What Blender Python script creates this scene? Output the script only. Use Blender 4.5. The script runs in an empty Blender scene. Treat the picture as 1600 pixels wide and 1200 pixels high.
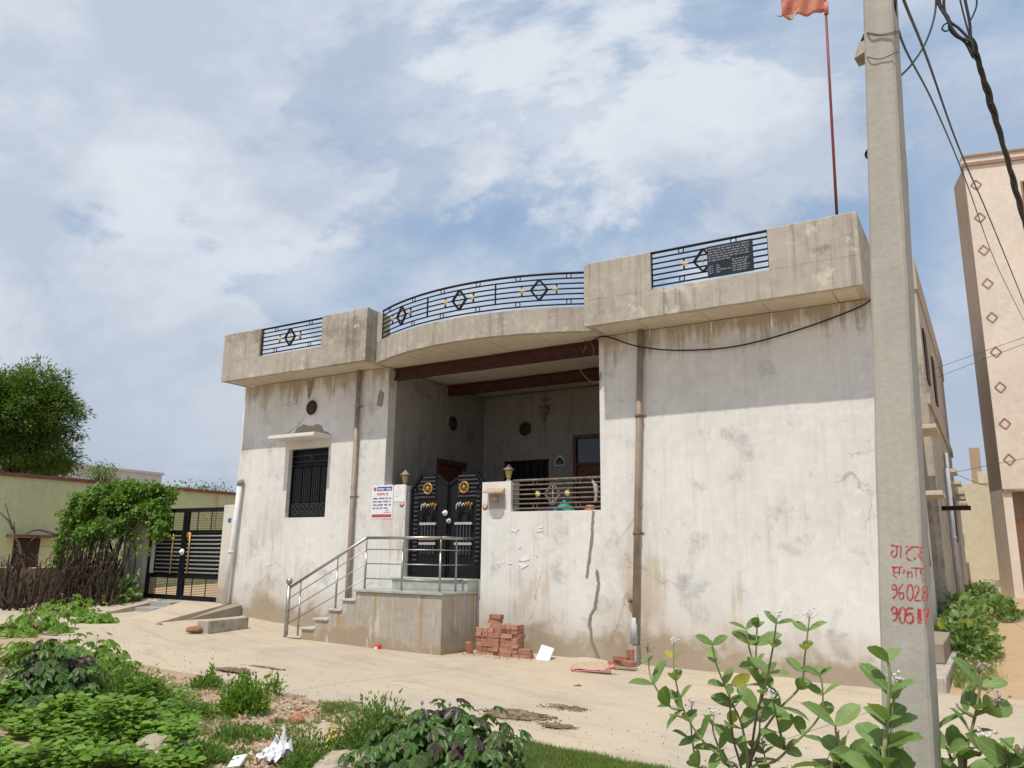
import bpy, math, random
import numpy as np
from mathutils import Vector, Matrix, noise as mnoise

random.seed(7); rng = np.random.default_rng(7)
S = bpy.context.scene
COL = S.collection
R = math.radians

# ------------------------------------------------------------------ camera
YAW, PITCH, ROLL, FPX = R(31.3174), R(12.2761), R(0.7072), 1220.1
CAM = np.array([0.0, -12.0, 1.65])
_f = np.array([-math.sin(YAW)*math.cos(PITCH), math.cos(YAW)*math.cos(PITCH), math.sin(PITCH)])
_r = np.array([math.cos(YAW), math.sin(YAW), 0.0])
_u = np.cross(_r, _f)
AR = math.cos(ROLL)*_r + math.sin(ROLL)*_u
AU = math.cos(ROLL)*_u - math.sin(ROLL)*_r
AF = _f
cd = bpy.data.cameras.new('camera'); cam = bpy.data.objects.new('camera', cd); COL.objects.link(cam)
cd.sensor_width = 36; cd.lens = FPX/1600*36; cd.clip_end = 3000; cd.clip_start = 0.05
M = Matrix.Identity(4)
for i in range(3):
    M[i][0] = AR[i]; M[i][1] = AU[i]; M[i][2] = -AF[i]; M[i][3] = CAM[i]
cam.matrix_world = M
S.camera = cam
S.cycles.max_bounces = 5; S.cycles.diffuse_bounces = 3; S.cycles.glossy_bounces = 2; S.cycles.transmission_bounces = 3; S.cycles.transparent_max_bounces = 4
S.render.resolution_x, S.render.resolution_y = 1024, 768

# ------------------------------------------------------------------ light
SUN_AZ, SUN_EL = R(2.0), R(64.0)          # a hair to the left of the facade's normal
sdir = Vector((-math.sin(SUN_AZ)*math.cos(SUN_EL), -math.cos(SUN_AZ)*math.cos(SUN_EL), math.sin(SUN_EL)))
ld = bpy.data.lights.new('sun', 'SUN'); ld.energy = 3.45; ld.angle = R(0.6); ld.color = (1.0, 0.94, 0.84)
sun = bpy.data.objects.new('sun', ld); COL.objects.link(sun)
sun.rotation_euler = sdir.to_track_quat('Z', 'Y').to_euler(); sun.location = (0, -20, 40)

S.view_settings.view_transform = 'Standard'; S.view_settings.look = 'None'
S.view_settings.gamma = 1; S.view_settings.use_curve_mapping = False
S.view_settings.exposure = 0.06

# ------------------------------------------------------------------ node helpers
class NT:
    def __init__(s, tree):
        s.t = tree; s.n = tree.nodes; s.l = tree.links
    def new(s, typ, **kw):
        n = s.n.new(typ)
        for k, v in kw.items(): setattr(n, k, v)
        return n
    def put(s, sock, v):
        if isinstance(v, bpy.types.NodeSocket): s.l.new(v, sock)
        elif v is not None:
            if hasattr(sock.default_value, '__len__') and not hasattr(v, '__len__'): v = (v, v, v)
            if hasattr(sock.default_value, '__len__') and len(sock.default_value) == 4 and len(v) == 3: v = (*v, 1)
            sock.default_value = v
    def math(s, op, a, b=None, c=None, clamp=False):
        n = s.new('ShaderNodeMath', operation=op, use_clamp=clamp)
        s.put(n.inputs[0], a); s.put(n.inputs[1], b)
        if c is not None: s.put(n.inputs[2], c)
        return n.outputs[0]
    def vmath(s, op, a, b=None):
        n = s.new('ShaderNodeVectorMath', operation=op); s.put(n.inputs[0], a)
        if b is not None: s.put(n.inputs[1], b)
        return n.outputs['Value'] if op in ('DOT_PRODUCT', 'LENGTH') else n.outputs[0]
    def noise(s, vec, scale, detail=5, rough=.55, dist=0.0, out='Fac'):
        n = s.new('ShaderNodeTexNoise'); s.put(n.inputs['Vector'], vec)
        n.inputs['Scale'].default_value = scale; n.inputs['Detail'].default_value = detail
        n.inputs['Roughness'].default_value = rough; n.inputs['Distortion'].default_value = dist
        return n.outputs[out]
    def ramp(s, v, a, b, lo=0.0, hi=1.0, smooth=True):
        n = s.new('ShaderNodeMapRange', interpolation_type='SMOOTHSTEP' if smooth else 'LINEAR')
        s.put(n.inputs['Value'], v); s.put(n.inputs['From Min'], a); s.put(n.inputs['From Max'], b)
        s.put(n.inputs['To Min'], lo); s.put(n.inputs['To Max'], hi)
        return n.outputs['Result']
    def mix(s, f, a, b, mode='MIX'):
        n = s.new('ShaderNodeMix', data_type='RGBA', blend_type=mode)
        s.put(n.inputs['Factor'], f); s.put(n.inputs[6], a); s.put(n.inputs[7], b)
        return n.outputs[2]
    def pos(s): return s.new('ShaderNodeNewGeometry').outputs['Position']
    def island(s): return s.new('ShaderNodeNewGeometry').outputs['Random Per Island']
    def objrand(s): return s.new('ShaderNodeObjectInfo').outputs['Random']
    def sep(s, v):
        n = s.new('ShaderNodeSeparateXYZ'); s.put(n.inputs[0], v); return n.outputs
    def comb(s, x, y, z):
        n = s.new('ShaderNodeCombineXYZ')
        for i, v in enumerate((x, y, z)): s.put(n.inputs[i], v)
        return n.outputs[0]
    def bump(s, h, strength=.3, dist=.02):
        n = s.new('ShaderNodeBump'); n.inputs['Strength'].default_value = strength
        n.inputs['Distance'].default_value = dist; s.put(n.inputs['Height'], h); return n.outputs[0]

# ------------------------------------------------------------------ world
W = bpy.data.worlds.new('World'); S.world = W; W.use_nodes = True
W.cycles.sampling_method = 'MANUAL'; W.cycles.sample_map_resolution = 256
t = NT(W.node_tree); t.n.clear()
wo = t.new('ShaderNodeOutputWorld'); bg = t.new('ShaderNodeBackground'); t.l.new(bg.outputs[0], wo.inputs[0])
sky = t.new('ShaderNodeTexSky', sky_type='NISHITA', sun_disc=False, sun_elevation=SUN_EL, sun_rotation=math.pi+SUN_AZ, air_density=1.0, dust_density=1.6, ozone_density=1.2)
tc = t.new('ShaderNodeTexCoord').outputs['Generated']
d = t.vmath('NORMALIZE', tc)
dx, dy, dz = t.sep(d)
zz = t.math('ADD', t.math('MAXIMUM', dz, 0.0), 0.55)
pp = t.comb(t.math('DIVIDE', dx, zz), t.math('DIVIDE', dy, zz), t.math('MULTIPLY', dz, 0.6))
pp = t.vmath('ADD', pp, (11.9, 21.3, 0.0))
nb_ = t.new('ShaderNodeTexNoise'); t.put(nb_.inputs['Vector'], pp); nb_.inputs['Scale'].default_value = 0.9; nb_.inputs['Detail'].default_value = 1
big = nb_.outputs['Fac']; bc_ = nb_.outputs['Color']
warp = t.vmath('ADD', pp, t.vmath('MULTIPLY', bc_, (.6, .6, 0)))
nm_ = t.new('ShaderNodeTexNoise'); t.put(nm_.inputs['Vector'], warp); nm_.inputs['Scale'].default_value = 3.4; nm_.inputs['Detail'].default_value = 6; nm_.inputs['Roughness'].default_value = .60
mid = nm_.outputs['Fac']; shade = t.sep(nm_.outputs['Color'])[1]; wisp = t.sep(nm_.outputs['Color'])[2]
dens = t.math('ADD', t.math('MULTIPLY', big, .40), t.math('MULTIPLY', mid, .80))
# the cloud bank is thicker to the left of the street, thinner overhead to the right
dens = t.math('ADD', dens, t.math('MULTIPLY', dx, -.09))
thick = t.ramp(dens, .565, .675)
veil = t.math('MULTIPLY', t.ramp(wisp, .30, .62), .74)
mask = t.math('MAXIMUM', thick, veil)
ccol = t.mix(t.ramp(shade, .36, .60), (5.2, 5.8, 6.85), (7.5, 7.85, 8.4))
skyc = t.mix(.70, sky.outputs[0], (3.3, 4.85, 7.1))
allc = t.mix(t.math('MULTIPLY', mask, .93), skyc, ccol)
haze = t.ramp(dz, 0.0, .48, 1.0, 0.0)
allc = t.mix(t.math('MULTIPLY', haze, .80), allc, (4.55, 5.15, 6.2))
t.put(bg.inputs['Color'], allc); bg.inputs['Strength'].default_value = 0.1

# ------------------------------------------------------------------ geometry helpers
def ray(px, py): return (px-800)/FPX*AR - (py-600)/FPX*AU + AF
def onY(px, py, Y):
    d = ray(px, py); k = (Y-CAM[1])/d[1]; return CAM + d*k
def onX(px, py, X):
    d = ray(px, py); k = (X-CAM[0])/d[0]; return CAM + d*k
def onZ(px, py, Z):
    d = ray(px, py); k = (Z-CAM[2])/d[2]; return CAM + d*k
def onD(px, py, D):                       # at a horizontal distance from the camera
    d = ray(px, py); k = D/math.hypot(d[0], d[1]); return CAM + d*k

ORG = {}
def tag(o, label=None, cat=None, group=None, kind=None):
    if label: o['label'] = label
    if cat: o['category'] = cat
    if group: o['group'] = group
    if kind: o['kind'] = kind
    return o
def thing(name, loc, label, cat, group=None):
    o = bpy.data.objects.new(name, None); COL.objects.link(o); o.location = loc
    o.empty_display_size = .1
    ORG[o.name] = np.array(loc, float)
    return tag(o, label, cat, group)
def link(name, me, parent=None, loc=None):
    o = bpy.data.objects.new(name, me); COL.objects.link(o)
    if parent is not None: o.parent = parent
    if loc is not None: o.location = loc
    return o

class MB:
    def __init__(s): s.v = []; s.f = []; s.sm = []
    def add(s, vs, fs, smooth=False):
        b = len(s.v); s.v.extend([tuple(map(float, p)) for p in vs])
        for q in fs: s.f.append([b+i for i in q]); s.sm.append(smooth)
        return s
    def box(s, x0, x1, y0, y1, z0, z1):
        return s.add([(x0,y0,z0),(x1,y0,z0),(x1,y1,z0),(x0,y1,z0),(x0,y0,z1),(x1,y0,z1),(x1,y1,z1),(x0,y1,z1)],
                     [(0,3,2,1),(4,5,6,7),(0,1,5,4),(1,2,6,5),(2,3,7,6),(3,0,4,7)])
    def obox(s, c, ax, ay, az):            # oriented box: centre + half axes
        c, ax, ay, az = (np.array(q, float) for q in (c, ax, ay, az))
        vs = [c+i*ax+j*ay+k*az for k in (-1,1) for i, j in ((-1,-1),(1,-1),(1,1),(-1,1))]
        return s.add(vs, [(0,3,2,1),(4,5,6,7),(0,1,5,4),(1,2,6,5),(2,3,7,6),(3,0,4,7)])
    def bar(s, a, b, w, h=None, up=(0,0,1)):
        a, b = np.array(a, float), np.array(b, float); d = b-a; L = np.linalg.norm(d); d = d/L
        up = np.array(up, float); sd = np.cross(d, up); n = np.linalg.norm(sd)
        if n < 1e-3: sd = np.cross(d, (1., 0, 0)); n = np.linalg.norm(sd)
        sd /= n; u = np.cross(sd, d); h = h or w
        return s.obox((a+b)/2, d*L/2, sd*w/2, u*h/2)
    def prism(s, poly, y0, y1):            # polygon in X,Z (counter-clockwise seen from -Y) extruded along Y
        n = len(poly); vs = [(x, y0, z) for x, z in poly] + [(x, y1, z) for x, z in poly]
        fs = [tuple(range(n)), tuple(range(2*n-1, n-1, -1))] + [(i, i+n, (i+1)%n+n, (i+1)%n) for i in range(n)]
        return s.add(vs, fs)
    def prismz(s, poly, z0, z1):
        n = len(poly); vs = [(x, y, z0) for x, y in poly] + [(x, y, z1) for x, y in poly]
        fs = [tuple(range(n-1, -1, -1)), tuple(range(n, 2*n))] + [(i, (i+1)%n, (i+1)%n+n, i+n) for i in range(n)]
        return s.add(vs, fs)
    def tube(s, pts, r, n=8, cap=True, smooth=True):
        P = [np.array(p, float) for p in pts]; m = len(P)
        rs = r if hasattr(r, '__len__') else [r]*m
        vs = []; prev = None
        for i, p in enumerate(P):
            d = P[min(i+1, m-1)] - P[max(i-1, 0)]; d = d/(np.linalg.norm(d)+1e-9)
            a = prev if prev is not None else (np.array([0,0,1.]) if abs(d[2]) < .9 else np.array([1.,0,0]))
            a = a - d*(a@d); a /= np.linalg.norm(a)+1e-9; prev = a; b = np.cross(d, a)
            for k in range(n):
                t = 2*math.pi*k/n; vs.append(p + rs[i]*(a*math.cos(t)+b*math.sin(t)))
        fs = [(i*n+k, i*n+(k+1)%n, (i+1)*n+(k+1)%n, (i+1)*n+k) for i in range(m-1) for k in range(n)]
        s.add(vs, fs, smooth)
        if cap:
            b = len(s.v)-m*n
            s.f.append([b+k for k in range(n-1, -1, -1)]); s.sm.append(False)
            s.f.append([b+(m-1)*n+k for k in range(n)]); s.sm.append(False)
        return s
    def lathe(s, prof, c, n=16, axis='z'):
        vs = []
        for r, h in prof:
            for k in range(n):
                t = 2*math.pi*k/n; x, y = r*math.cos(t), r*math.sin(t)
                vs.append((c[0]+x, c[1]+y, c[2]+h) if axis == 'z' else (c[0]+x, c[1]+h, c[2]+y) if axis == 'y' else (c[0]+h, c[1]+x, c[2]+y))
        m = len(prof)
        fs = [(i*n+k, i*n+(k+1)%n, (i+1)*n+(k+1)%n, (i+1)*n+k) for i in range(m-1) for k in range(n)]
        fs += [tuple(range(n-1, -1, -1)), tuple((m-1)*n+k for k in range(n))]
        return s.add(vs, fs, True)
    def ring(s, c, R0, r, n=14, axis='y', sx=1):
        pts = []
        for k in range(n+1):
            t = 2*math.pi*k/n; a, b = R0*math.cos(t)*sx, R0*math.sin(t)
            pts.append((c[0]+a, c[1], c[2]+b) if axis == 'y' else (c[0], c[1]+a, c[2]+b))
        return s.tube(pts, r, 6, cap=False)
    def mesh(s, name, org=(0,0,0)):
        me = bpy.data.meshes.new(name)
        v = np.array(s.v, float) - np.array(org, float)
        me.from_pydata(v.tolist(), [], s.f)
        me.polygons.foreach_set('use_smooth', s.sm)
        me.update(); return me
    def build(s, name, mat, parent=None, bevel=0, label=None, org=None):
        p = parent; o = np.zeros(3)
        if parent is not None:
            q = parent
            while q.parent is not None: q = q.parent
            o = ORG.get(q.name, np.array(q.location))
        elif org is not None: o = np.array(org, float)
        me = s.mesh(name, o); me.materials.append(mat)
        ob = link(name, me, parent, None if parent is not None else (tuple(o)))
        if parent is None: ORG[ob.name] = o
        if bevel:
            b = ob.modifiers.new('bevel', 'BEVEL'); b.width = bevel; b.segments = 2; b.limit_method = 'ANGLE'
        if label: ob['label'] = label
        return ob

def wall_holes(x0, x1, z0, z1, y0, y1, holes):
    """slab in the X-Z plane with rectangular openings (hx0,hx1,hz0,hz1)"""
    m = MB()
    xs = sorted({x0, x1, *[h[0] for h in holes], *[h[1] for h in holes]})
    zs = sorted({z0, z1, *[h[2] for h in holes], *[h[3] for h in holes]})
    nx, nz = len(xs)-1, len(zs)-1
    def solid(i, j):
        if i < 0 or j < 0 or i >= nx or j >= nz: return False
        cx, cz = (xs[i]+xs[i+1])/2, (zs[j]+zs[j+1])/2
        return not any(h[0] < cx < h[1] and h[2] < cz < h[3] for h in holes)
    for i in range(nx):
        for j in range(nz):
            if not solid(i, j): continue
            a, b, c, e = xs[i], xs[i+1], zs[j], zs[j+1]
            m.add([(a,y0,c),(b,y0,c),(b,y0,e),(a,y0,e)], [(0,1,2,3)])
            m.add([(a,y1,c),(b,y1,c),(b,y1,e),(a,y1,e)], [(3,2,1,0)])
            if not solid(i-1, j): m.add([(a,y0,c),(a,y0,e),(a,y1,e),(a,y1,c)], [(0,1,2,3)])
            if not solid(i+1, j): m.add([(b,y0,c),(b,y1,c),(b,y1,e),(b,y0,e)], [(0,1,2,3)])
            if not solid(i, j-1): m.add([(a,y0,c),(a,y1,c),(b,y1,c),(b,y0,c)], [(0,1,2,3)])
            if not solid(i, j+1): m.add([(a,y0,e),(b,y0,e),(b,y1,e),(a,y1,e)], [(0,1,2,3)])
    return m

# ------------------------------------------------------------------ materials
MATS = {}
def mat(name):
    m = bpy.data.materials.new(name); m.use_nodes = True
    t = NT(m.node_tree); b = m.node_tree.nodes['Principled BSDF']
    MATS[name] = m; return m, t, b
def plain(name, col, rough=.6, metal=0.0, var=.12, scale=14, bump=.0, spec=.4):
    m, t, b = mat(name); P = t.pos()
    n = t.noise(P, scale, 5, .6)
    lo = tuple(c*(1-var) for c in col); hi = tuple(min(1, c*(1+var)) for c in col)
    t.put(b.inputs['Base Color'], t.mix(t.ramp(n, .3, .7), lo, hi))
    b.inputs['Roughness'].default_value = rough; b.inputs['Metallic'].default_value = metal
    b.inputs['Specular IOR Level'].default_value = spec
    if bump: t.put(b.inputs['Normal'], t.bump(n, bump, .01))
    return m

def plaster(name, base, blot, stain, streak=.5, damp_z=None, damp=(.30,.225,.145), top_z=None, topc=(.40,.335,.24), blotamt=.6, patch=None, seed=0, mott=.5, ochre=0.0, cracks=False):
    m, t, b = mat(name); P0 = t.pos(); P = t.vmath('ADD', P0, (seed*3.1, seed*1.7, seed*.9))
    x, y, z = t.sep(P0)
    n1 = t.noise(P, .55, 4, .6); n2 = t.noise(P, 1.35, 7, .70); n3 = t.noise(P, 38, 2, .6)
    n5 = t.noise(P, 5.5, 5, .72)
    PS = t.vmath('MULTIPLY', P, (5.0, 5.0, .30)); st = t.noise(PS, 1.6, 4, .62)
    PS2 = t.vmath('MULTIPLY', P, (16.0, 16.0, .22)); st2 = t.noise(PS2, 1.3, 2, .6)
    c = t.mix(t.ramp(n1, .33, .68), base, tuple(q*.86 for q in base))
    c = t.mix(t.math('MULTIPLY', t.ramp(n5, .45, .70), mott), c, tuple(min(1, q*1.14) for q in base))
    c = t.mix(t.math('MULTIPLY', t.ramp(n5, .47, .28), mott*.7), c, tuple(q*.78 for q in base))
    wet = t.math('ADD', n2, t.math('MULTIPLY', t.math('SUBTRACT', n5, .5), .22))
    c = t.mix(t.math('MULTIPLY', t.ramp(wet, .53, .66), blotamt), c, blot)
    c = t.mix(t.math('MULTIPLY', t.ramp(wet, .64, .70), blotamt*.7), c, tuple(q*.72 for q in blot))
    c = t.mix(t.math('MULTIPLY', t.ramp(st, .50, .74), streak), c, stain)
    c = t.mix(t.math('MULTIPLY', t.ramp(st2, .52, .72), streak*.6), c, tuple(min(1, q*1.18) for q in base))
    if ochre:
        w2 = t.math('ADD', t.math('MULTIPLY', n1, .8), t.math('MULTIPLY', st, .45))
        c = t.mix(t.math('MULTIPLY', t.ramp(w2, .66, .78), t.ramp(z, 3.2, 1.2, 0, ochre)), c, (.50,.385,.25))
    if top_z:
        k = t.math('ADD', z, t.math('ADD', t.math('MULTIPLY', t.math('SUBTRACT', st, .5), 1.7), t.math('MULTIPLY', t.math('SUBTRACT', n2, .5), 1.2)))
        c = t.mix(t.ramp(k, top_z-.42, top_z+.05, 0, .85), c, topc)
    if damp_z is not None:
        g = t.math('ADD', t.math('MULTIPLY', t.math('SUBTRACT', n1, .5), 1.9), t.math('MULTIPLY', t.math('SUBTRACT', n5, .5), .7))
        k = t.math('SUBTRACT', z, g)
        # the ground climbs towards the left end of the facade
        k = t.math('SUBTRACT', k, t.math('MULTIPLY', t.ramp(x, -8.5, -14.5), .26))
        c = t.mix(t.ramp(k, damp_z*.35, damp_z*1.25, .85, 0), c, damp)
        c = t.mix(t.ramp(k, damp_z*.9, damp_z*2.6, .38, 0), c, (.44,.36,.26))
    c = t.mix(t.math('MULTIPLY', t.ramp(n3, .50, .78), .22), c, tuple(q*.62 for q in base))
    if cracks:
        vo = t.new('ShaderNodeTexVoronoi', feature='DISTANCE_TO_EDGE'); t.put(vo.inputs['Vector'], t.vmath('ADD', P, t.vmath('MULTIPLY', t.comb(n2, n1, n2), (.8, .8, .8)))); vo.inputs['Scale'].default_value = .42
        c = t.mix(t.math('MULTIPLY', t.ramp(vo.outputs['Distance'], .002, .006, 1, 0), t.ramp(n1, .52, .60, 0, .42)), c, (.20,.18,.15))
    if patch: c = patch(t, P0, c)
    t.put(b.inputs['Base Color'], c); b.inputs['Roughness'].default_value = .9; b.inputs['Specular IOR Level'].default_value = .15
    h = t.math('ADD', t.math('MULTIPLY', n3, .35), t.math('MULTIPLY', n5, 1.1))
    t.put(b.inputs['Normal'], t.bump(h, .24, .018)); return m

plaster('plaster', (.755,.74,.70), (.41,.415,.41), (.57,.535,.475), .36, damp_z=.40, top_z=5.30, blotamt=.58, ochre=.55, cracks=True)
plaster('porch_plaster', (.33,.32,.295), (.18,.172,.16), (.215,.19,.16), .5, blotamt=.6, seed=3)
plaster('cornice_plaster', (.465,.42,.355), (.29,.245,.19), (.19,.16,.13), .62, blotamt=.95, mott=1.0, seed=5,
        patch=lambda t, P, c: t.mix(t.math('MULTIPLY', t.ramp(t.noise(P, 2.2, 7, .74), .57, .66), .75), c, (.64,.59,.50)))
plaster('soffit_stone', (.62,.55,.44), (.50,.43,.33), (.44,.36,.26), .25, blotamt=.4, seed=8)
plaster('platform_plaster', (.43,.385,.325), (.32,.275,.22), (.40,.27,.14), 1.3, blotamt=.75, mott=.9, seed=11, damp_z=.12,
        patch=lambda t, P, c: t.mix(t.math('MULTIPLY', t.ramp(t.noise(t.vmath('MULTIPLY', P, (7,7,1.2)), 1.2, 5, .7), .58, .66), .75), c, (.60,.55,.47)))
plaster('pole_concrete', (.44,.425,.37), (.33,.32,.275), (.34,.32,.26), .35, blotamt=.35, seed=14)
plaster('cream_plaster', (.78,.69,.50), (.73,.63,.45), (.67,.57,.40), .3, blotamt=.4, seed=17,
        patch=lambda t, P, c: t.mix(t.ramp(t.math('ADD', t.sep(P)[2], t.math('MULTIPLY', t.noise(P, 1.4, 8, .65, .4), -2.0)), -.25, -.12, 1, 0), c, (.36,.315,.26)))
plaster('pink_plaster', (.77,.675,.575), (.74,.645,.545), (.68,.58,.475), .2, blotamt=.3, seed=19)
plaster('brown_plaster', (.36,.28,.215), (.30,.235,.18), (.24,.185,.14), .8, blotamt=.5, seed=20)
plaster('tan_plaster', (.50,.33,.205), (.46,.30,.185), (.42,.275,.17), .3, blotamt=.3, seed=24)
plaster('green_plaster', (.56,.60,.355), (.46,.50,.28), (.43,.46,.26), .4, blotamt=.35, seed=21,
        patch=lambda t, P, c: t.mix(t.math('MULTIPLY', t.ramp(t.noise(t.vmath('MULTIPLY', P, (3,3,.5)), 1.6, 6, .6), .64, .72), t.ramp(t.sep(P)[2], 2.4, 3.6, 0, .75)), c, (.13,.14,.08)))
plaster('mud_plaster', (.48,.33,.20), (.36,.245,.145), (.32,.22,.13), .3, blotamt=.6, seed=23)
plaster('white_plaster', (.70,.66,.58), (.52,.49,.43), (.50,.43,.33), .5, blotamt=.45, seed=26, damp_z=.5)
plaster('grey_patch', (.40,.39,.37), (.36,.35,.33), (.33,.32,.30), .2, blotamt=.3, seed=28)
plaster('bare_cement', (.34,.285,.22), (.29,.24,.18), (.26,.21,.15), .3, blotamt=.5, seed=29)
plaster('crack_cement', (.27,.24,.195), (.22,.20,.16), (.20,.17,.14), .2, blotamt=.5, seed=30)
plaster('far_plaster', (.55,.54,.52), (.50,.49,.47), (.48,.46,.44), .3, blotamt=.3, seed=31)

plain('black_paint', (.010,.010,.012), .45, 0, .3, 20, spec=.22)
plain('dark_grille', (.014,.014,.016), .5, 0, .3, 25, spec=.2)
plain('grille_line', (.060,.062,.066), .5, 0, .2, 25)
plain('gold_paint', (.46,.29,.08), .4, .5, .2, 30)
plain('gold_pale', (.60,.47,.22), .45, .1, .12, 30)
plain('silver_paint', (.62,.62,.62), .35, .7, .1, 30)
plain('white_paint', (.78,.78,.76), .5, 0, .06, 20)
plain('steel', (.40,.38,.35), .40, .85, .12, 18)
plain('rusty_iron', (.17,.135,.11), .6, .1, .35, 12)
plain('red_oxide', (.065,.019,.015), .65, 0, .3, 6)
plain('door_wood', (.115,.042,.022), .55, 0, .35, 9)
plain('dark_glass', (.012,.014,.016), .12, 0, .1, 5, spec=.6)
plain('vent_brown', (.055,.032,.025), .7, 0, .4, 25)
plain('pipe_brown', (.30,.235,.185), .55, 0, .22, 3.5)
plain('pipe_grey', (.45,.46,.47), .45, 0, .1, 6)
plain('pipe_white', (.68,.68,.66), .45, 0, .06, 6)
plain('marble', (.40,.42,.385), .35, 0, .15, 7)
plain('tread_stone', (.50,.49,.45), .5, 0, .12, 9)
plain('lamp_yellow', (.42,.30,.11), .5, 0, .3, 20)
plain('lamp_grey', (.30,.27,.22), .6, 0, .2, 20)
plain('paper', (.80,.80,.82), .8, 0, .04, 30)
plain('poster_blue', (.045,.06,.34), .6, 0, .08, 30)
plain('poster_red', (.62,.035,.075), .6, 0, .08, 30)
plain('poster_ink', (.09,.09,.22), .7, 0, .1, 30)
plain('bell_wood', (.40,.26,.14), .6, 0, .2, 20)
plain('canopy_tan', (.46,.33,.22), .7, 0, .15, 20)
plain('cable_black', (.012,.012,.013), .5, 0, .2, 20)
plain('cable_grey', (.10,.10,.11), .6, 0, .2, 20)
plain('wire_rust', (.22,.12,.08), .8, 0, .2, 20)
plain('plaque_black', (.016,.018,.022), .25, 0, .2, 10, spec=.6)
plain('plaque_ink', (.36,.38,.42), .6, 0, .1, 30)
plain('sign_red', (.50,.035,.04), .85, 0, .35, 40)
plain('coping_red', (.19,.075,.06), .8, 0, .25, 4)
plain('shutter_brown', (.045,.022,.017), .7, 0, .3, 8)
plain('bark', (.085,.060,.040), .95, 0, .4, 14, .4)
plain('dry_stick', (.062,.043,.031), .95, 0, .5, 9, .3)
plain('stem_green', (.22,.24,.10), .7, 0, .25, 9)
plain('stem_brown', (.16,.115,.07), .85, 0, .25, 12)
plain('teal_bag', (.02,.30,.27), .6, 0, .2, 14)
plain('pink_cloth', (.50,.05,.20), .7, 0, .3, 14)
plain('blue_cloth', (.06,.20,.50), .7, 0, .3, 14)
plain('peach_ball', (.60,.22,.12), .6, 0, .1, 14)
plain('packet_red', (.60,.05,.03), .4, 0, .1, 30)
plain('sack_pink', (.62,.22,.22), .8, 0, .2, 20)
plain('sack_weave', (.46,.36,.25), .9, 0, .2, 20)
plain('wood_plank', (.33,.26,.18), .8, 0, .2, 10)
plain('flag_dark', (.10,.055,.06), .5, 0, .2, 10)
plain('flag_rod', (.20,.035,.03), .55, 0, .3, .8)
plain('trim_brown', (.34,.21,.145), .8, 0, .12, 10)
plain('enamel_blue', (.04,.13,.36), .5, 0, .1, 40)
plain('garland', (.13,.075,.05), .8, 0, .4, 25)
plain('dung', (.19,.135,.085), .95, 0, .45, 18, .5)
plain('flower', (.70,.67,.64), .7, 0, .1, 40)
plain('flower_purple', (.36,.29,.27), .7, 0, .2, 40)
plain('yellow_flower', (.70,.50,.03), .7, 0, .1, 40)

def brushed(name):
    m = MATS[name]; t = NT(m.node_tree); b = m.node_tree.nodes['Principled BSDF']
    t.put(b.inputs['Alpha'], t.ramp(t.noise(t.pos(), 120, 5, .75), .40, .50))
brushed('sign_red')
def flag_cloth():
    m, t, b = mat('flag_cloth'); P = t.pos()
    c = t.mix(t.ramp(t.noise(P, 5, 4, .5), .35, .65), (.60,.23,.16), (.50,.18,.12))
    c = t.mix(t.ramp(t.noise(P, 7, 6, .6, .8), .60, .66), c, (.66,.52,.28))
    c = t.mix(t.ramp(t.noise(P, 4.2, 5, .6, .5), .66, .70), c, (.70,.66,.55))
    t.put(b.inputs['Base Color'], c); b.inputs['Roughness'].default_value = .8
flag_cloth()

def brick_mat():
    m, t, b = mat('brick_clay'); P = t.pos(); r = t.objrand()
    c = t.mix(r, (.38,.18,.125), (.50,.275,.20))
    c = t.mix(t.ramp(t.noise(P, 22, 6, .65), .45, .75), c, (.25,.10,.065))
    c = t.mix(t.math('MULTIPLY', t.ramp(t.noise(P, 6, 6, .65), .5, .8), .55), c, (.48,.33,.24))
    t.put(b.inputs['Base Color'], c); b.inputs['Roughness'].default_value = .95; b.inputs['Specular IOR Level'].default_value = .1
    t.put(b.inputs['Normal'], t.bump(t.noise(P, 70, 5, .7), .5, .01))
brick_mat()

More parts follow.
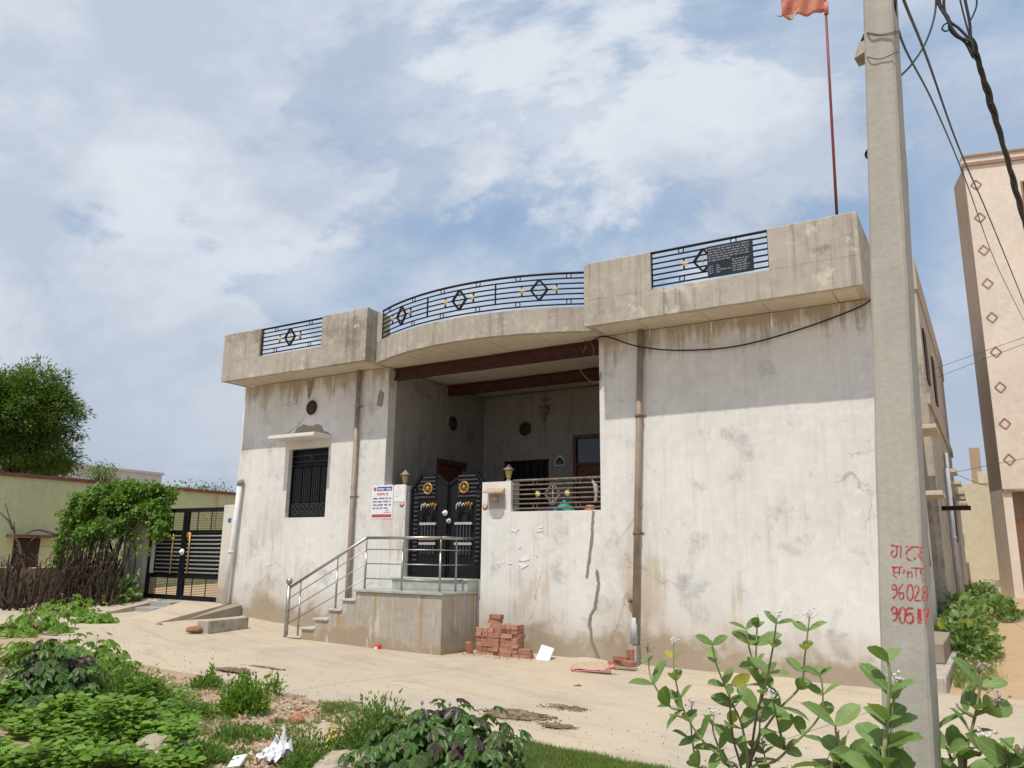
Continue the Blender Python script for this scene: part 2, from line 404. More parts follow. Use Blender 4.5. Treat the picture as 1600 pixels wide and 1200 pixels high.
def leafmat(name, cols, rough=.45, trans=.35, spec=.4, veins=False):
    m, t, b = mat(name); r = t.island(); P = t.pos()
    c = t.mix(t.ramp(r, 0, .5, smooth=False), cols[0], cols[1])
    c = t.mix(t.ramp(r, .5, 1, smooth=False), c, cols[2])
    if len(cols) > 3: c = t.mix(t.ramp(r, .955, .96), c, cols[3])
    if veins:
        u, v, _ = t.sep(t.new('ShaderNodeUVMap', uv_map='leaf').outputs[0]); av = t.math('ABSOLUTE', t.math('SUBTRACT', v, .5))
        side = t.math('ABSOLUTE', t.math('SUBTRACT', t.math('FRACT', t.math('MULTIPLY', t.math('SUBTRACT', u, t.math('MULTIPLY', av, .55)), 7.0)), .5))
        vv = t.math('MAXIMUM', t.ramp(av, .018, .035, 1, 0), t.ramp(side, .05, .09, .5, 0))
        c = t.mix(t.math('MULTIPLY', vv, .65), c, (.36,.45,.22))
        c = t.mix(t.math('MULTIPLY', t.ramp(t.noise(P, 26, 5, .7), .60, .70), .55), c, (.40,.37,.13))
    c = t.mix(t.math('MULTIPLY', t.ramp(t.noise(P, 9, 4, .6), .4, .7), .35), c, tuple(q*.6 for q in cols[0]))
    c = t.mix(t.math('MULTIPLY', t.ramp(t.noise(P, 3.1, 3, .6), .52, .72), .30), c, (.30,.30,.16))
    t.put(b.inputs['Base Color'], c); b.inputs['Roughness'].default_value = rough; b.inputs['Specular IOR Level'].default_value = spec
    tr = t.new('ShaderNodeBsdfTranslucent'); t.put(tr.inputs['Color'], t.mix(.5, c, (.30,.42,.03)))
    mx = t.new('ShaderNodeMixShader'); mx.inputs[0].default_value = trans
    t.l.new(b.outputs[0], mx.inputs[1]); t.l.new(tr.outputs[0], mx.inputs[2])
    t.l.new(mx.outputs[0], m.node_tree.nodes['Material Output'].inputs[0]); return m
leafmat('leaf_neem', [(.045,.115,.020),(.075,.165,.026),(.125,.225,.036)], .55, .30, .3)
leafmat('leaf_vine', [(.060,.150,.018),(.105,.235,.026),(.19,.33,.045)], .5, .38)
leafmat('leaf_calotropis', [(.125,.225,.062),(.18,.295,.085),(.245,.355,.12),(.45,.42,.05)], .5, .32, .30, True)
leafmat('leaf_castor', [(.060,.135,.028),(.100,.205,.040),(.070,.075,.040)], .42, .25, .35)
leafmat('leaf_castor_dark', [(.055,.034,.036),(.075,.045,.044),(.055,.095,.034)], .42, .15, .35)
leafmat('leaf_weed', [(.105,.225,.024),(.165,.315,.038),(.26,.41,.065)], .5, .38, .3)
leafmat('leaf_fine', [(.085,.185,.030),(.125,.245,.042),(.18,.295,.06)], .55, .35, .3)
leafmat('grass_blade', [(.13,.225,.04),(.19,.29,.06),(.32,.31,.14)], .6, .35, .2)
leafmat('leaf_dry', [(.16,.11,.06),(.22,.16,.09),(.12,.085,.05)], .8, .2, .1)

def ground_mat():
    m, t, b = mat('ground_soil'); P = t.pos(); x, y, z = t.sep(P)
    n1 = t.noise(P, .7, 7, .62, .4); n2 = t.noise(P, 3.2, 9, .7, .5); n3 = t.noise(P, 26, 6, .7)
    c = t.mix(t.ramp(n1, .35, .65), (.43,.32,.215), (.37,.27,.185))
    c = t.mix(t.math('MULTIPLY', t.ramp(n2, .48, .68), .6), c, (.46,.37,.27))
    c = t.mix(t.math('MULTIPLY', t.ramp(n3, .50, .72), .5), c, (.24,.175,.115))
    lane = t.math('MULTIPLY', t.ramp(y, -3.5, -1.0), 1.0)
    c = t.mix(lane, c, t.mix(t.ramp(n2, .4, .65), (.50,.355,.22), (.45,.32,.205)))
    t.put(b.inputs['Base Color'], c); b.inputs['Roughness'].default_value = 1; b.inputs['Specular IOR Level'].default_value = .05
    t.put(b.inputs['Normal'], t.bump(t.math('ADD', n2, t.math('MULTIPLY', n3, .6)), .6, .04))
ground_mat()
def road_mat():
    m, t, b = mat('road_concrete'); P = t.pos()
    # tyre and broom marks run obliquely along the street
    a = R(-14); ca, sa = math.cos(a), math.sin(a)
    u = t.vmath('DOT_PRODUCT', P, (ca, sa, 0)); v = t.vmath('DOT_PRODUCT', P, (-sa, ca, 0))
    Q = t.comb(t.math('MULTIPLY', u, .55), t.math('MULTIPLY', v, 2.6), 0)
    s1 = t.noise(Q, 1.3, 8, .65, .5); n1 = t.noise(P, .5, 6, .6, .4); n2 = t.noise(P, 2.4, 8, .68, .5); n3 = t.noise(P, 45, 5, .7)
    c = t.mix(t.ramp(n1, .35, .65), (.505,.425,.32), (.45,.39,.31))
    c = t.mix(t.math('MULTIPLY', t.ramp(s1, .47, .70), .50), c, (.345,.285,.215))
    c = t.mix(t.math('MULTIPLY', t.ramp(n2, .56, .74), .55), c, (.55,.505,.43))
    c = t.mix(t.math('MULTIPLY', t.ramp(n1, .58, .72), .45), c, (.40,.375,.33))
    wetp = t.noise(P, 1.1, 7, .72)
    c = t.mix(t.math('MULTIPLY', t.ramp(wetp, .54, .66), .5), c, (.365,.305,.235))
    c = t.mix(t.math('MULTIPLY', t.ramp(n3, .50, .72), .40), c, (.38,.29,.19))
    # saw joints across the slab
    t.put(b.inputs['Base Color'], c); b.inputs['Roughness'].default_value = .95; b.inputs['Specular IOR Level'].default_value = .12
    t.put(b.inputs['Normal'], t.bump(t.math('ADD', t.math('MULTIPLY', n2, .7), t.math('MULTIPLY', n3, .3)), .3, .02))
road_mat()
def stone_mat(name, a, bcol):
    m, t, b = mat(name); P = t.pos(); r = t.objrand(); n = t.noise(P, 9, 8, .7, .3)
    c = t.mix(t.ramp(n, .35, .68), a, bcol); c = t.mix(t.math('MULTIPLY', r, .35), c, tuple(q*.65 for q in a))
    t.put(b.inputs['Base Color'], c); b.inputs['Roughness'].default_value = .95; b.inputs['Specular IOR Level'].default_value = .1
    t.put(b.inputs['Normal'], t.bump(t.noise(P, 30, 7, .7), .7, .02))
stone_mat('rubble', (.52,.44,.34), (.36,.29,.215)); stone_mat('brick_rubble', (.45,.20,.11), (.34,.15,.09))
def gravel_mat():
    m, t, b = mat('gravel_bits'); r = t.island()
    c = t.mix(t.ramp(r, 0, .7, smooth=False), (.34,.27,.20), (.52,.43,.32)); c = t.mix(t.ramp(r, .8, .82), c, (.40,.18,.11))
    t.put(b.inputs['Base Color'], c); b.inputs['Roughness'].default_value = .95
gravel_mat()

# ================================================================== SETTING
def gx(x): return float(np.interp(x, [-60,-20,-14.3,-11.6,-8,-5.5,-1.3,6,40], [.34,.32,.26,.05,0,-.03,-.08,-.08,-.08]))
def gz(x, y):
    z = gx(x)
    if y > 0: z += .034*min(y, 18)
    return z
def redge(x):                               # front edge of the street
    return float(np.interp(x, [-40,-14,-11,-8.5,-6.5,-4.8,-3.8,-2.5,-1.5,0,6,40], [-4.2,-4.3,-4.6,-4.72,-5.02,-5.18,-5.22,-5.42,-5.7,-6.3,-7,-7])) \
        + .10*mnoise.noise(Vector((x*1.7, 3, 0))) + .05*mnoise.noise(Vector((x*6, 9, 0)))
def fz(x, y):                               # ground incl. the rough verge
    z = gz(x, y); e = redge(x)
    if y < e:
        k = min(1, (e-y)/.5)
        z += k*(.035 + .05*mnoise.noise(Vector((x*.8, y*.8, 1))) + .035*mnoise.noise(Vector((x*2.6, y*2.6, 4))) + .012*mnoise.noise(Vector((x*9, y*9, 7))))
    else: z -= .05
    return z
def axis(lo, a, b, hi, step):
    l = [a-(a-lo)*k for k in (1, .5, .25, .1, .04)]; h = [b+(hi-b)*k for k in (.04, .1, .25, .5, 1)]
    return l + list(np.arange(a, b, step)) + h
xs = axis(-600, -19, 2, 600, .14); ys = axis(-200, -10.5, -3.6, 900, .14)
ys = sorted(set(ys) | {-3.0, -1.5, -.4, 0.0, .6, 2.0, 4.0, 8.0, 12.0, 16.0, 18.0, 22.0})
gm = MB(); nx, ny = len(xs), len(ys)
gv = [(x, y, fz(x, y)) for y in ys for x in xs]
gm.add(gv, [(j*nx+i, j*nx+i+1, (j+1)*nx+i+1, (j+1)*nx+i) for j in range(ny-1) for i in range(nx-1)], True)
tag(gm.build('ground', MATS['ground_soil']), kind='structure')
# street: broken concrete slab in front of the houses, laid as bays with open joints
street = bpy.data.objects.new('street', None); COL.objects.link(street); ORG['street'] = np.zeros(3); tag(street, kind='structure')
joints = [-60, -44, -34, -26, -19.6, -13.2, -7.6, -2.35, 1.6, 9, 24, 60]
for a, b in zip(joints[:-1], joints[1:]):
    m = MB(); a += .004; b -= .004
    n = max(2, int((b-a)/.22)) if -20 < a < 5 else 8
    vs = []
    sk = .55                                # bays are cut slightly askew
    for i in range(n+1):
        x = a+(b-a)*i/n; e = redge(x); top = .3
        for k in range(7):
            y = e+(top-e)*k/6; xx = x + sk*(y-e)*.45
            z = gx(xx) + .006 + (-.05 if k == 0 else 0) + .006*mnoise.noise(Vector((xx*.7, y*.7, 2)))
            vs.append((xx, y if k else e-.06, z))
    m.add(vs, [(i*7+k, (i+1)*7+k, (i+1)*7+k+1, i*7+k+1) for i in range(n) for k in range(6)], True)
    m.build('concrete_bay', MATS['road_concrete'], street)
# pale slab crossing the mouth of the lane
lm = MB(); lv = []
for i in range(9):
    for k in range(7):
        x = -.55+i*.9; y = 19.5+k*2.2+.2*mnoise.noise(Vector((x, k, 3))); lv.append((x, y, gz(x, y)+.012-(.05 if k == 0 else 0)))
lm.add(lv, [(i*7+k, (i+1)*7+k, (i+1)*7+k+1, i*7+k+1) for i in range(8) for k in range(6)], True)
tag(lm.build('lane_slab', MATS['grey_patch']), kind='structure')

# ================================================================== HOUSE
XL, XR = -14.58, -1.22; PX0, PX1 = -10.24, -5.54; ZS = 5.36; PB = 3.55
FL = 1.2                                   # porch floor
house = thing('house', (-7.9, 0, 0), 'single-storey plastered house with curved balcony parapet and open porch', 'house')
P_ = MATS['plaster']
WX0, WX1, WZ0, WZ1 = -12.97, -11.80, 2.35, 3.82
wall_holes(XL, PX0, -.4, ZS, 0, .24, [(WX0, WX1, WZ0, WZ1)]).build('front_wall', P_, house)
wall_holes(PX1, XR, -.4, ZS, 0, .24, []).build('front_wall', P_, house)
# posts and low wall of the porch, flush with the facade
MB().box(PX0+.002, -9.68, .003, .26, -.4, 2.93).build('gate_post', P_, house)
MB().box(-7.91, -7.30, .003, .30, -.4, 2.925).build('gate_post', P_, house)
MB().box(-7.298, PX1-.002, .005, .20, -.4, 2.385).build('low_wall', P_, house)
MB().box(XL, XL+.24, .242, 8, -.4, ZS).build('side_wall', P_, house)
MB().box(XR-.24, XR, .242, 8, -.4, ZS).build('side_wall', P_, house)
MB().box(XL, XR, 8.0, 8.2, -.4, ZS).build('rear_wall', P_, house)
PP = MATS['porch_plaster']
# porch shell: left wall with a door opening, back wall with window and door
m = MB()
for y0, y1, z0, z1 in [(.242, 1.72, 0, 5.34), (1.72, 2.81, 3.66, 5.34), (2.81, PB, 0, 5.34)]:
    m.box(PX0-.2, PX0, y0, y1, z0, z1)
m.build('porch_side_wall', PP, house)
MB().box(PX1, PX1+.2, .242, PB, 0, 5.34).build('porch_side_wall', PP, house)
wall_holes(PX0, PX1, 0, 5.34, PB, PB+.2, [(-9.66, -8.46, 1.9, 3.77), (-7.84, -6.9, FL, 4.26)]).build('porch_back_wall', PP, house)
MB().box(PX0, PX1, .25, PB, 1.0, FL).build('porch_floor', MATS['tread_stone'], house)
MB().box(-9.678, -7.912, .012, .24, -.4, .898).build('low_wall', P_, house)
MB().box(-9.68, -7.91, -.02, .25, .9, FL-.003).build('threshold', MATS['marble'], house)
# ceiling: stone slabs laid on two steel beams
xx = PX0-.05; k = 0
while xx < PX1:
    w = .62+.05*random.random(); x1 = min(xx+w-.012, PX1+.05)
    for (y0, y1) in ((.02, 1.98), (2.02, PB+.05)):
        MB().box(xx, x1, y0, y1, 5.365+.006*random.random(), 5.44).build('ceiling_slab', MATS['soffit_stone'], house)
    xx += w
for yb in (.20, 2.06):
    m = MB(); z0, z1 = 5.12, 5.345
    m.box(PX0-.0, PX1, yb-.07, yb+.07, z0, z0+.018); m.box(PX0, PX1, yb-.07, yb+.07, z1-.018, z1); m.box(PX0, PX1, yb-.008, yb+.008, z0+.018, z1-.018)
    m.build('steel_beam', MATS['red_oxide'], house)
# roof deck
MB().box(XL, XR, .0, 8.2, 5.45, 5.58).build('roof_slab', MATS['cornice_plaster'], house)

# cornice: cantilevered stone slabs and the parapet in front of them
CY = -.72
def wavy(m, x0, x1, y0, y1, z0, z1, seed, wob=.007, top=True, ch=.012):
    n = max(4, int((x1-x0)/.07)); vs = []; rr = random.Random(seed)
    for i in range(n+1):
        x = x0+(x1-x0)*i/n; ed = 0 < i < n
        a = wob*mnoise.noise(Vector((x*3.1, seed, 0)))+wob*.7*mnoise.noise(Vector((x*11, seed, 3)))
        chip = -rr.uniform(.006,.022) if (top and rr.random() < .10) else 0
        f = .5*wob*mnoise.noise(Vector((x*2.3, 3.3, 7))); cz = z1+(a+chip if top else 0)
        vs += [(x, y0+f, z0+(a*.6 if z0 < 5.4 else 0)), (x, y0+f, cz-ch), (x, y0+f+ch, cz), (x, y1, cz), (x, y1, z0)]
    fs = [(i*5+k, i*5+5+k, i*5+5+(k+1)%5, i*5+(k+1)%5) for i in range(n) for k in range(5)]+[(0,1,2,3,4), tuple(n*5+k for k in (4,3,2,1,0))]
    return m.add(vs, fs)
def soffit(x0, x1, yf):
    xx = x0
    while xx < x1-.02:
        w = random.uniform(.85, 1.15); xe = min(xx+w, x1)
        if x1-xe < .3: xe = x1
        MB().box(xx, xe-.010, CY+.10, -.002, ZS+.004+.008*random.random(), ZS+.085).build('soffit_slab', MATS['soffit_stone'], house)
        xx = xe
CM = MATS['cornice_plaster']
def parapet(x0, x1, gaps):
    """front board with raised ends; gaps = (g0,g1) where the railing sits"""
    g0, g1 = gaps
    m = MB()
    wavy(m, x0, g0, CY, CY+.11, 5.80, 6.45, x0); wavy(m, g1, x1, CY, CY+.11, 5.80, 6.45, x0+1)
    wavy(m, x0, x1, CY+.0015, CY+.11, ZS, 5.80, x0+2, top=False, ch=.002)
    m.build('parapet', CM, house)
parapet(-14.54, -10.27, (-13.36, -11.50)); parapet(-5.47, -1.20, (-4.285, -2.44))
soffit(-14.54, -10.27, CY); soffit(-5.47, -1.20, CY)
MB().box(-14.54, -14.43, CY+.112, .0, ZS, 6.45).build('parapet_return', CM, house, bevel=.01)
MB().box(-14.54, -14.43, .002, 8.1, 5.585, 5.98).build('parapet_return', CM, house, bevel=.01)
MB().box(-10.38, -10.272, CY+.112, -.0, ZS+.0, 6.448).build('parapet_return', CM, house, bevel=.01)
MB().box(-5.468, -5.36, CY+.112, -.0, ZS+.0, 6.448).build('parapet_return', CM, house, bevel=.01)
MB().box(-1.31, -1.20, CY+.112, 8.1, ZS+.002, 6.449).build('parapet_return', CM, house, bevel=.01)
# curved balcony in the middle
AXC = -7.85; ARAD = 5.21; ACY = -1.0+ARAD
def arc(x, off=0.0): return ACY - math.sqrt((ARAD+off)**2 - (x-AXC)**2)
ax0, ax1 = -10.268, -5.472; NA = 72
m = MB(); vs = []
for i in range(NA+1):
    x = ax0+(ax1-ax0)*i/NA; yo = arc(x)+.004*mnoise.noise(Vector((x*3,1,1))); yi = arc(x, -.11); zt_ = 5.79+.010*mnoise.noise(Vector((x*4,2,2)))+.006*mnoise.noise(Vector((x*13,2,5)))
    vs += [(x, yo, ZS+.006*mnoise.noise(Vector((x*4,8,2)))), (x, yo, zt_), (x, yi, zt_), (x, yi, ZS)]
fs = []
for i in range(NA):
    for k in range(4): fs.append((i*4+k, i*4+(k+1)%4, i*4+4+(k+1)%4, i*4+4+k))
fs += [(0,3,2,1), tuple(NA*4+k for k in range(4))]
m.add(vs, [tuple(reversed(f)) for f in fs]); m.build('curved_parapet', CM, house)
nseg = 5
for s in range(nseg):
    a = ax0+(ax1-ax0)*s/nseg+.006; b = ax0+(ax1-ax0)*(s+1)/nseg-.006
    pts = [(a+(b-a)*i/8, arc(a+(b-a)*i/8, -.10)) for i in range(9)]
    poly = pts + [(b, -.0), (a, -.0)]
    MB().prismz(poly, ZS+.004+.008*random.random(), ZS+.085).build('soffit_slab', MATS['soffit_stone'], house)
MB().box(-10.265, -10.13, -.42, -.30, 5.79, 6.40).build('railing_pier', CM, house, bevel=.01)
MB().box(ax0, ax1, -.30, .0, 5.45, 5.55).build('roof_slab', CM, house)

# ---- railings of the roof
BK = MATS['black_paint']
def railing(name, path, z0, z1, feats, BK=BK):
    """path(s) -> (x, y); s in 0..1. feats: list of (s, kind)"""
    N = 24; pr_ = None
    nb = 7; zz = [z0+(z1-z0)*k/(nb-1) for k in range(nb)]; st = zz[1]-zz[0]
    def P(s, z): x, y = path(s); return (x, y, z)
    m = MB()
    for s in (0.004, .996): m.tube([P(s, z0), P(s, z1)], .012, 6)
    part = m.build(name, BK, house)
    for k, z in enumerate(zz):
        r = .023 if k == nb-1 else .0150
        MB().tube([P(i/N, z) for i in range(N+1)], r, 6).build('rail_bar', BK, part)
    L = sum(math.dist(path(i/N), path((i+1)/N)) for i in range(N))
    for s, kd in feats:
        x, y = path(s); x2, y2 = path(min(1, s+.01)); x1_, y1_ = path(max(0, s-.01))
        tx = np.array([x2-x1_, y2-y1_, 0]); tx /= np.linalg.norm(tx); up = np.array([0,0,1.])
        c = np.array([x, y, (z0+z1)/2])
        if kd == 'd':
            w, h = .15, .19
            q = [c+tx*w, c+up*h, c-tx*w, c-up*h]
            m = MB()
            for i in range(4): m.bar(q[i], q[(i+1)%4], .034, .034, up=np.cross(tx, up))
            m.build('diamond', BK, part)
            m = MB(); m.bar(c-tx*w*.85, c+tx*w*.85, .012); m.bar(c-up*h*.85, c+up*h*.85, .012, up=tx); m.build('cross', MATS['silver_paint'], part)
            MB().lathe([(.001,-.02),(.024,-.012),(.024,.012),(.001,.02)], c, 10, 'y').build('rosette', MATS['gold_paint'], part)
            for sg in (-1, 1):
                cc = c+tx*sg*.31
                MB().bar(cc-up*st*1.05, cc+up*st*1.05, .024, .024, up=tx).build('short_post', BK, part)
                star(cc-tx*sg*.02-np.array([0,.02,0]), tx, up, .066).build('star_flower', MATS['gold_pale'], part)
        elif kd == 'v':
            MB().bar(c-up*st*2.05, c+up*st*2.05, .026, .02, up=tx).build('short_post', BK, part)
        else:
            for zc in ((zz[5]+zz[6])/2, (zz[0]+zz[1])/2):
                cc = c.copy(); cc[2] = zc; pts = []
                for i in range(13):
                    a = 2*math.pi*i/12; pts.append(cc+tx*math.cos(a)*.043+up*math.sin(a)*.043)
                MB().tube(pts, .009, 5, cap=False).build('ring', BK, part)
    return part
def star(c, tx, up, r, n=8):
    m = MB(); nrm = np.cross(tx, up); vs = [c+nrm*.014, c-nrm*.014]
    for i in range(2*n):
        a = math.pi*i/n; q = r if i % 2 == 0 else r*.5
        vs.append(c+tx*math.cos(a)*q+up*math.sin(a)*q)
    fs = []
    for i in range(2*n): fs += [(0, 2+i, 2+(i+1)%(2*n)), (1, 2+(i+1)%(2*n), 2+i)]
    return m.add(vs, fs)
RY = CY+.055
railing('roof_railing', lambda s: (-13.36+1.86*s, RY), 5.86, 6.425, [(.47,'d'),(.24,'r'),(.79,'r')])
railing('roof_railing', lambda s: (-4.285+1.845*s, RY), 5.87, 6.435, [(.46,'d'),(.27,'r'),(.72,'r')])
cx0, cx1 = -10.12, -5.475
railing('curved_railing', lambda s: (cx0+(cx1-cx0)*s, arc(cx0+(cx1-cx0)*s, -.055)), 5.86, 6.425,
        [(.155,'d'),(.485,'d'),(.815,'d'),(.32,'v'),(.645,'v'),(.06,'r'),(.235,'r'),(.40,'r'),(.57,'r'),(.735,'r'),(.92,'r')])

# ---- low porch railing
RP = railing('porch_railing', lambda s: (-7.295+1.75*s, .08), 2.44, 2.935, [(.46,'d'),(.26,'r'),(.74,'r')], MATS['rusty_iron'])

# ---- front window with steel shutters, ledge above
m = MB(); f = .035
m.box(WX0,WX0+f,.10,.17,WZ0,WZ1); m.box(WX1-f,WX1,.10,.17,WZ0,WZ1); m.box(WX0+f,WX1-f,.10,.17,WZ0,WZ0+f); m.box(WX0+f,WX1-f,.10,.17,WZ1-f,WZ1)
zt = WZ1-.36; m.box(WX0+f,WX1-f,.095,.17,zt-.02,zt+.02)
win = m.build('window', BK, house)
MB().box(WX0, WX1, .17, .2, WZ0, WZ1).build('backing', MATS['dark_grille'], win)
pw = (WX1-WX0-2*f)/4
for i in range(4):
    a = WX0+f+pw*i+.012; b = a+pw-.024
    m = MB(); m.box(a,b,.135,.165,WZ0+f,zt-.022)
    m.build('shutter', BK, win)
    m = MB(); 
    for q in range(4): xq = a+(b-a)*(q+.5)/4; m.bar((xq,.13,WZ0+.34),(xq,.13,zt-.05),.014,.014)
    z0, z1 = WZ0+f+.02, WZ0+.30
    for (p, q) in [((a,z0),(b,z0)),((a,z1),(b,z1)),((a+.008,z0),(a+.008,z1)),((b-.008,z0),(b-.008,z1)),((a,z0),(b,z1)),((b,z0),(a,z1)),((a,(z0+z1)/2),((a+b)/2,z1)),(((a+b)/2,z0),(b,(z0+z1)/2)),((a,(z0+z1)/2),((a+b)/2,z0)),(((a+b)/2,z1),(b,(z0+z1)/2))]:
        m.bar((p[0],.127,p[1]),(q[0],.127,q[1]),.010,.010)
    m.build('grille', MATS['grille_line'], win)
    MB().ring(((a+b)/2,.115,(WZ0+zt)/2-.0),.032,.010).build('ring', MATS['grille_line'], win)
MB().ring(((WX0+WX1)/2,.10,zt+.17),.036,.011).build('ring', MATS['grille_line'], win)
m = MB()
for q in range(2): z = zt+.09+q*.13; m.bar((WX0+f,.12,z),(WX1-f,.12,z),.012,.012)
m.build('grille', MATS['grille_line'], win)
MB().box(-13.10, -11.74, -.52, -.002, 3.985, 4.06).build('window_ledge', MATS['plaster'], house, bevel=.008)
# bare cement where the plaster fell above the ledge
def blob(c, rx, rz, n=26, rough=.25, y=-.004, th=.006, seed=0):
    m = MB(); pts = []
    for i in range(n):
        a = 2*math.pi*i/n; k = 1+rough*mnoise.noise(Vector((math.cos(a)*1.6+seed, math.sin(a)*1.6, seed*2.3)))*2
        pts.append((c[0]+math.cos(a)*rx*k, c[1]+math.sin(a)*rz*k))
    return m.prism(pts, y, y+th)
def ragged(poly, amp, seed, n=9):
    rr = random.Random(seed); o = []
    for k in range(len(poly)):
        a, b = poly[k], poly[(k+1)%len(poly)]
        for i in range(n):
            q = i/n; o.append((a[0]+(b[0]-a[0])*q+rr.uniform(-amp,amp)*(i > 0), a[1]+(b[1]-a[1])*q+rr.uniform(-amp,amp)*(i > 0)))
    return o
top = [(-11.77,4.064),(-11.85,4.12),(-11.98,4.17),(-12.02,4.26),(-12.18,4.33),(-12.32,4.29),(-12.45,4.31),(-12.6,4.35),(-12.78,4.28),(-12.84,4.2),(-12.95,4.12),(-12.98,4.064)]
MB().prism([top[-1]]+[(x, max(4.064, z)) for x, z in ragged(top, .012, 1, 6)[:-6]], -.005, .01).build('bare_patch', MATS['bare_cement'], house)
MB().prism(ragged([(-12.50,4.90),(-12.44,4.93),(-12.40,5.12),(-12.36,5.33),(-12.58,5.33),(-12.55,5.12)], .016, 2), -.004, .01).build('damp_streak', MATS['bare_cement'], house)
blob((-10.45,4.72), .09, .17, seed=4).build('bare_patch', MATS['bare_cement'], house)
# round ventilators
def vent(c, axis, parent, rim=True):
    s = -1 if axis == 'y' else 1
    MB().lathe([(.205,0),(.205,s*.012),(.165,s*.016),(.165,0)], c, 28, axis).build('ventilator_rim', MATS['plaster' if rim else 'porch_plaster'], parent)
    m = MB().lathe([(.162,0),(.162,s*.02),(.15,s*.03),(.05,s*.034),(.04,s*.045),(.001,s*.045)], c, 24, axis); v = m.build('ventilator', MATS['vent_brown'], parent)
    m = MB()
    for r in (.06, .10, .135):
        pts = []
        for i in range(21):
            a = 2*math.pi*i/20
            pts.append((c[0]+r*math.cos(a), c[1]+s*.033, c[2]+r*math.sin(a)) if axis == 'y' else (c[0]+s*.033, c[1]+r*math.cos(a), c[2]+r*math.sin(a)))
        m.tube(pts, .006, 5, cap=False)
    m.build('fret', MATS['vent_brown'], v)
pv = onY(488, 637, 0)
vent((pv[0], 0, pv[2]), 'y', house); vent((-9.08, PB, 4.50), 'y', house, False); vent((PX0, 2.25, 4.52), 'x', house, False)

# ---- porch doors and window
def door(x0, x1, z0, z1, y, parent, transom=True):
    f = .08; zt = z1-.62 if transom else z1-f; top = zt-.07 if transom else zt
    D_ = MB().box(x0+f,x1-f,y+.05,y+.09,z0,top).build('door', MATS['door_wood'], parent)
    m = MB()
    m.box(x0,x0+f,y,y+.12,z0,z1); m.box(x1-f,x1,y,y+.12,z0,z1); m.box(x0+f,x1-f,y,y+.12,z1-f,z1)
    if transom: m.box(x0+f,x1-f,y+.01,y+.11,zt-.07,zt)
    m.build('frame', MATS['door_wood'], D_)
    if transom: MB().box(x0+f,x1-f,y+.05,y+.06,zt,z1-f).build('pane', MATS['dark_glass'], D_)
    w = (x1-x0-2*f)
    for (u0, u1) in ((.08,.46),(.54,.92)):
        for (v0, v1) in ((.06,.42),(.48,.94)):
            MB().box(x0+f+w*u0,x0+f+w*u1,y+.035,y+.049,z0+(top-z0)*v0,z0+(top-z0)*v1).build('door_panel', MATS['door_wood'], D_, bevel=.01)
    return D_
door(-7.84, -6.9, FL, 4.26, PB-.02, house)
xp = PX0
sd = MB().box(xp-.08,xp-.04,1.80,2.73,FL,3.58).build('door', MATS['door_wood'], house)
m = MB()
m.box(xp-.1,xp+.02,1.70,1.80,FL,3.68); m.box(xp-.1,xp+.02,2.73,2.83,FL,3.68); m.box(xp-.1,xp+.02,1.80,2.73,3.58,3.68); m.build('frame', MATS['door_wood'], sd)
for a, b in ((1.86,2.22),(2.31,2.67)):
    for z0, z1 in ((1.4,2.2),(2.4,3.4)): MB().box(xp-.04,xp-.022,a,b,z0,z1).build('door_panel', MATS['door_wood'], sd, bevel=.008)
m = MB()
for q in range(1,7): xq = -9.66+1.2*q/7; m.bar((xq,PB+.07,1.9),(xq,PB+.07,3.77),.02,.02)
for z in (1.92,2.6,3.35,3.75): m.bar((-9.66,PB+.06,z),(-8.46,PB+.06,z),.03,.03)
bw = m.build('window', BK, house)
MB().box(-9.66,-8.46,PB+.1,PB+.13,1.9,3.77).build('backing', MATS['black_paint'], bw)
MB().ring((-9.06,PB+.05,3.55),.045,.012).build('ring', MATS['grille_line'], bw)

# ---- repaired crack down the low wall, smears and patches
def strip(pts, ws, y=-.006, name='crack_repair', mt='crack_cement'):
    m = MB(); n = len(pts); vs = []
    for (x, z), w in zip(pts, ws): vs += [(x-w/2, y, z), (x+w/2, y, z), (x+w/2, .012, z), (x-w/2, .012, z)]
    fs = []
    for i in range(n-1):
        for k in range(4): fs.append((i*4+k, i*4+(k+1)%4, i*4+4+(k+1)%4, i*4+4+k))
    fs += [(0,3,2,1), tuple((n-1)*4+k for k in range(4))]
    return m.add(vs, fs).build(name, MATS[mt], house)
def dense(pts, n=6, j=.008):
    o = []
    for (a, b) in zip(pts[:-1], pts[1:]):
        for i in range(n): o.append((a[0]+(b[0]-a[0])*i/n+random.uniform(-j, j), a[1]+(b[1]-a[1])*i/n))
    return o+[pts[-1]]
c1 = dense([(-5.68,2.37),(-5.70,2.1),(-5.71,1.93),(-5.77,1.55),(-5.80,1.36),(-5.81,1.28)]); strip(c1, [.035+.02*random.random() for _ in c1][:-1]+[.006])
c2 = dense([(-5.63,1.42),(-5.60,1.21),(-5.64,.95),(-5.66,.81),(-5.75,.68),(-5.765,.55),(-5.73,.30),(-5.66,.15),(-5.60,.0)]); strip(c2, [.006]+[.035+.022*random.random() for _ in c2][:-1], y=-.0075)

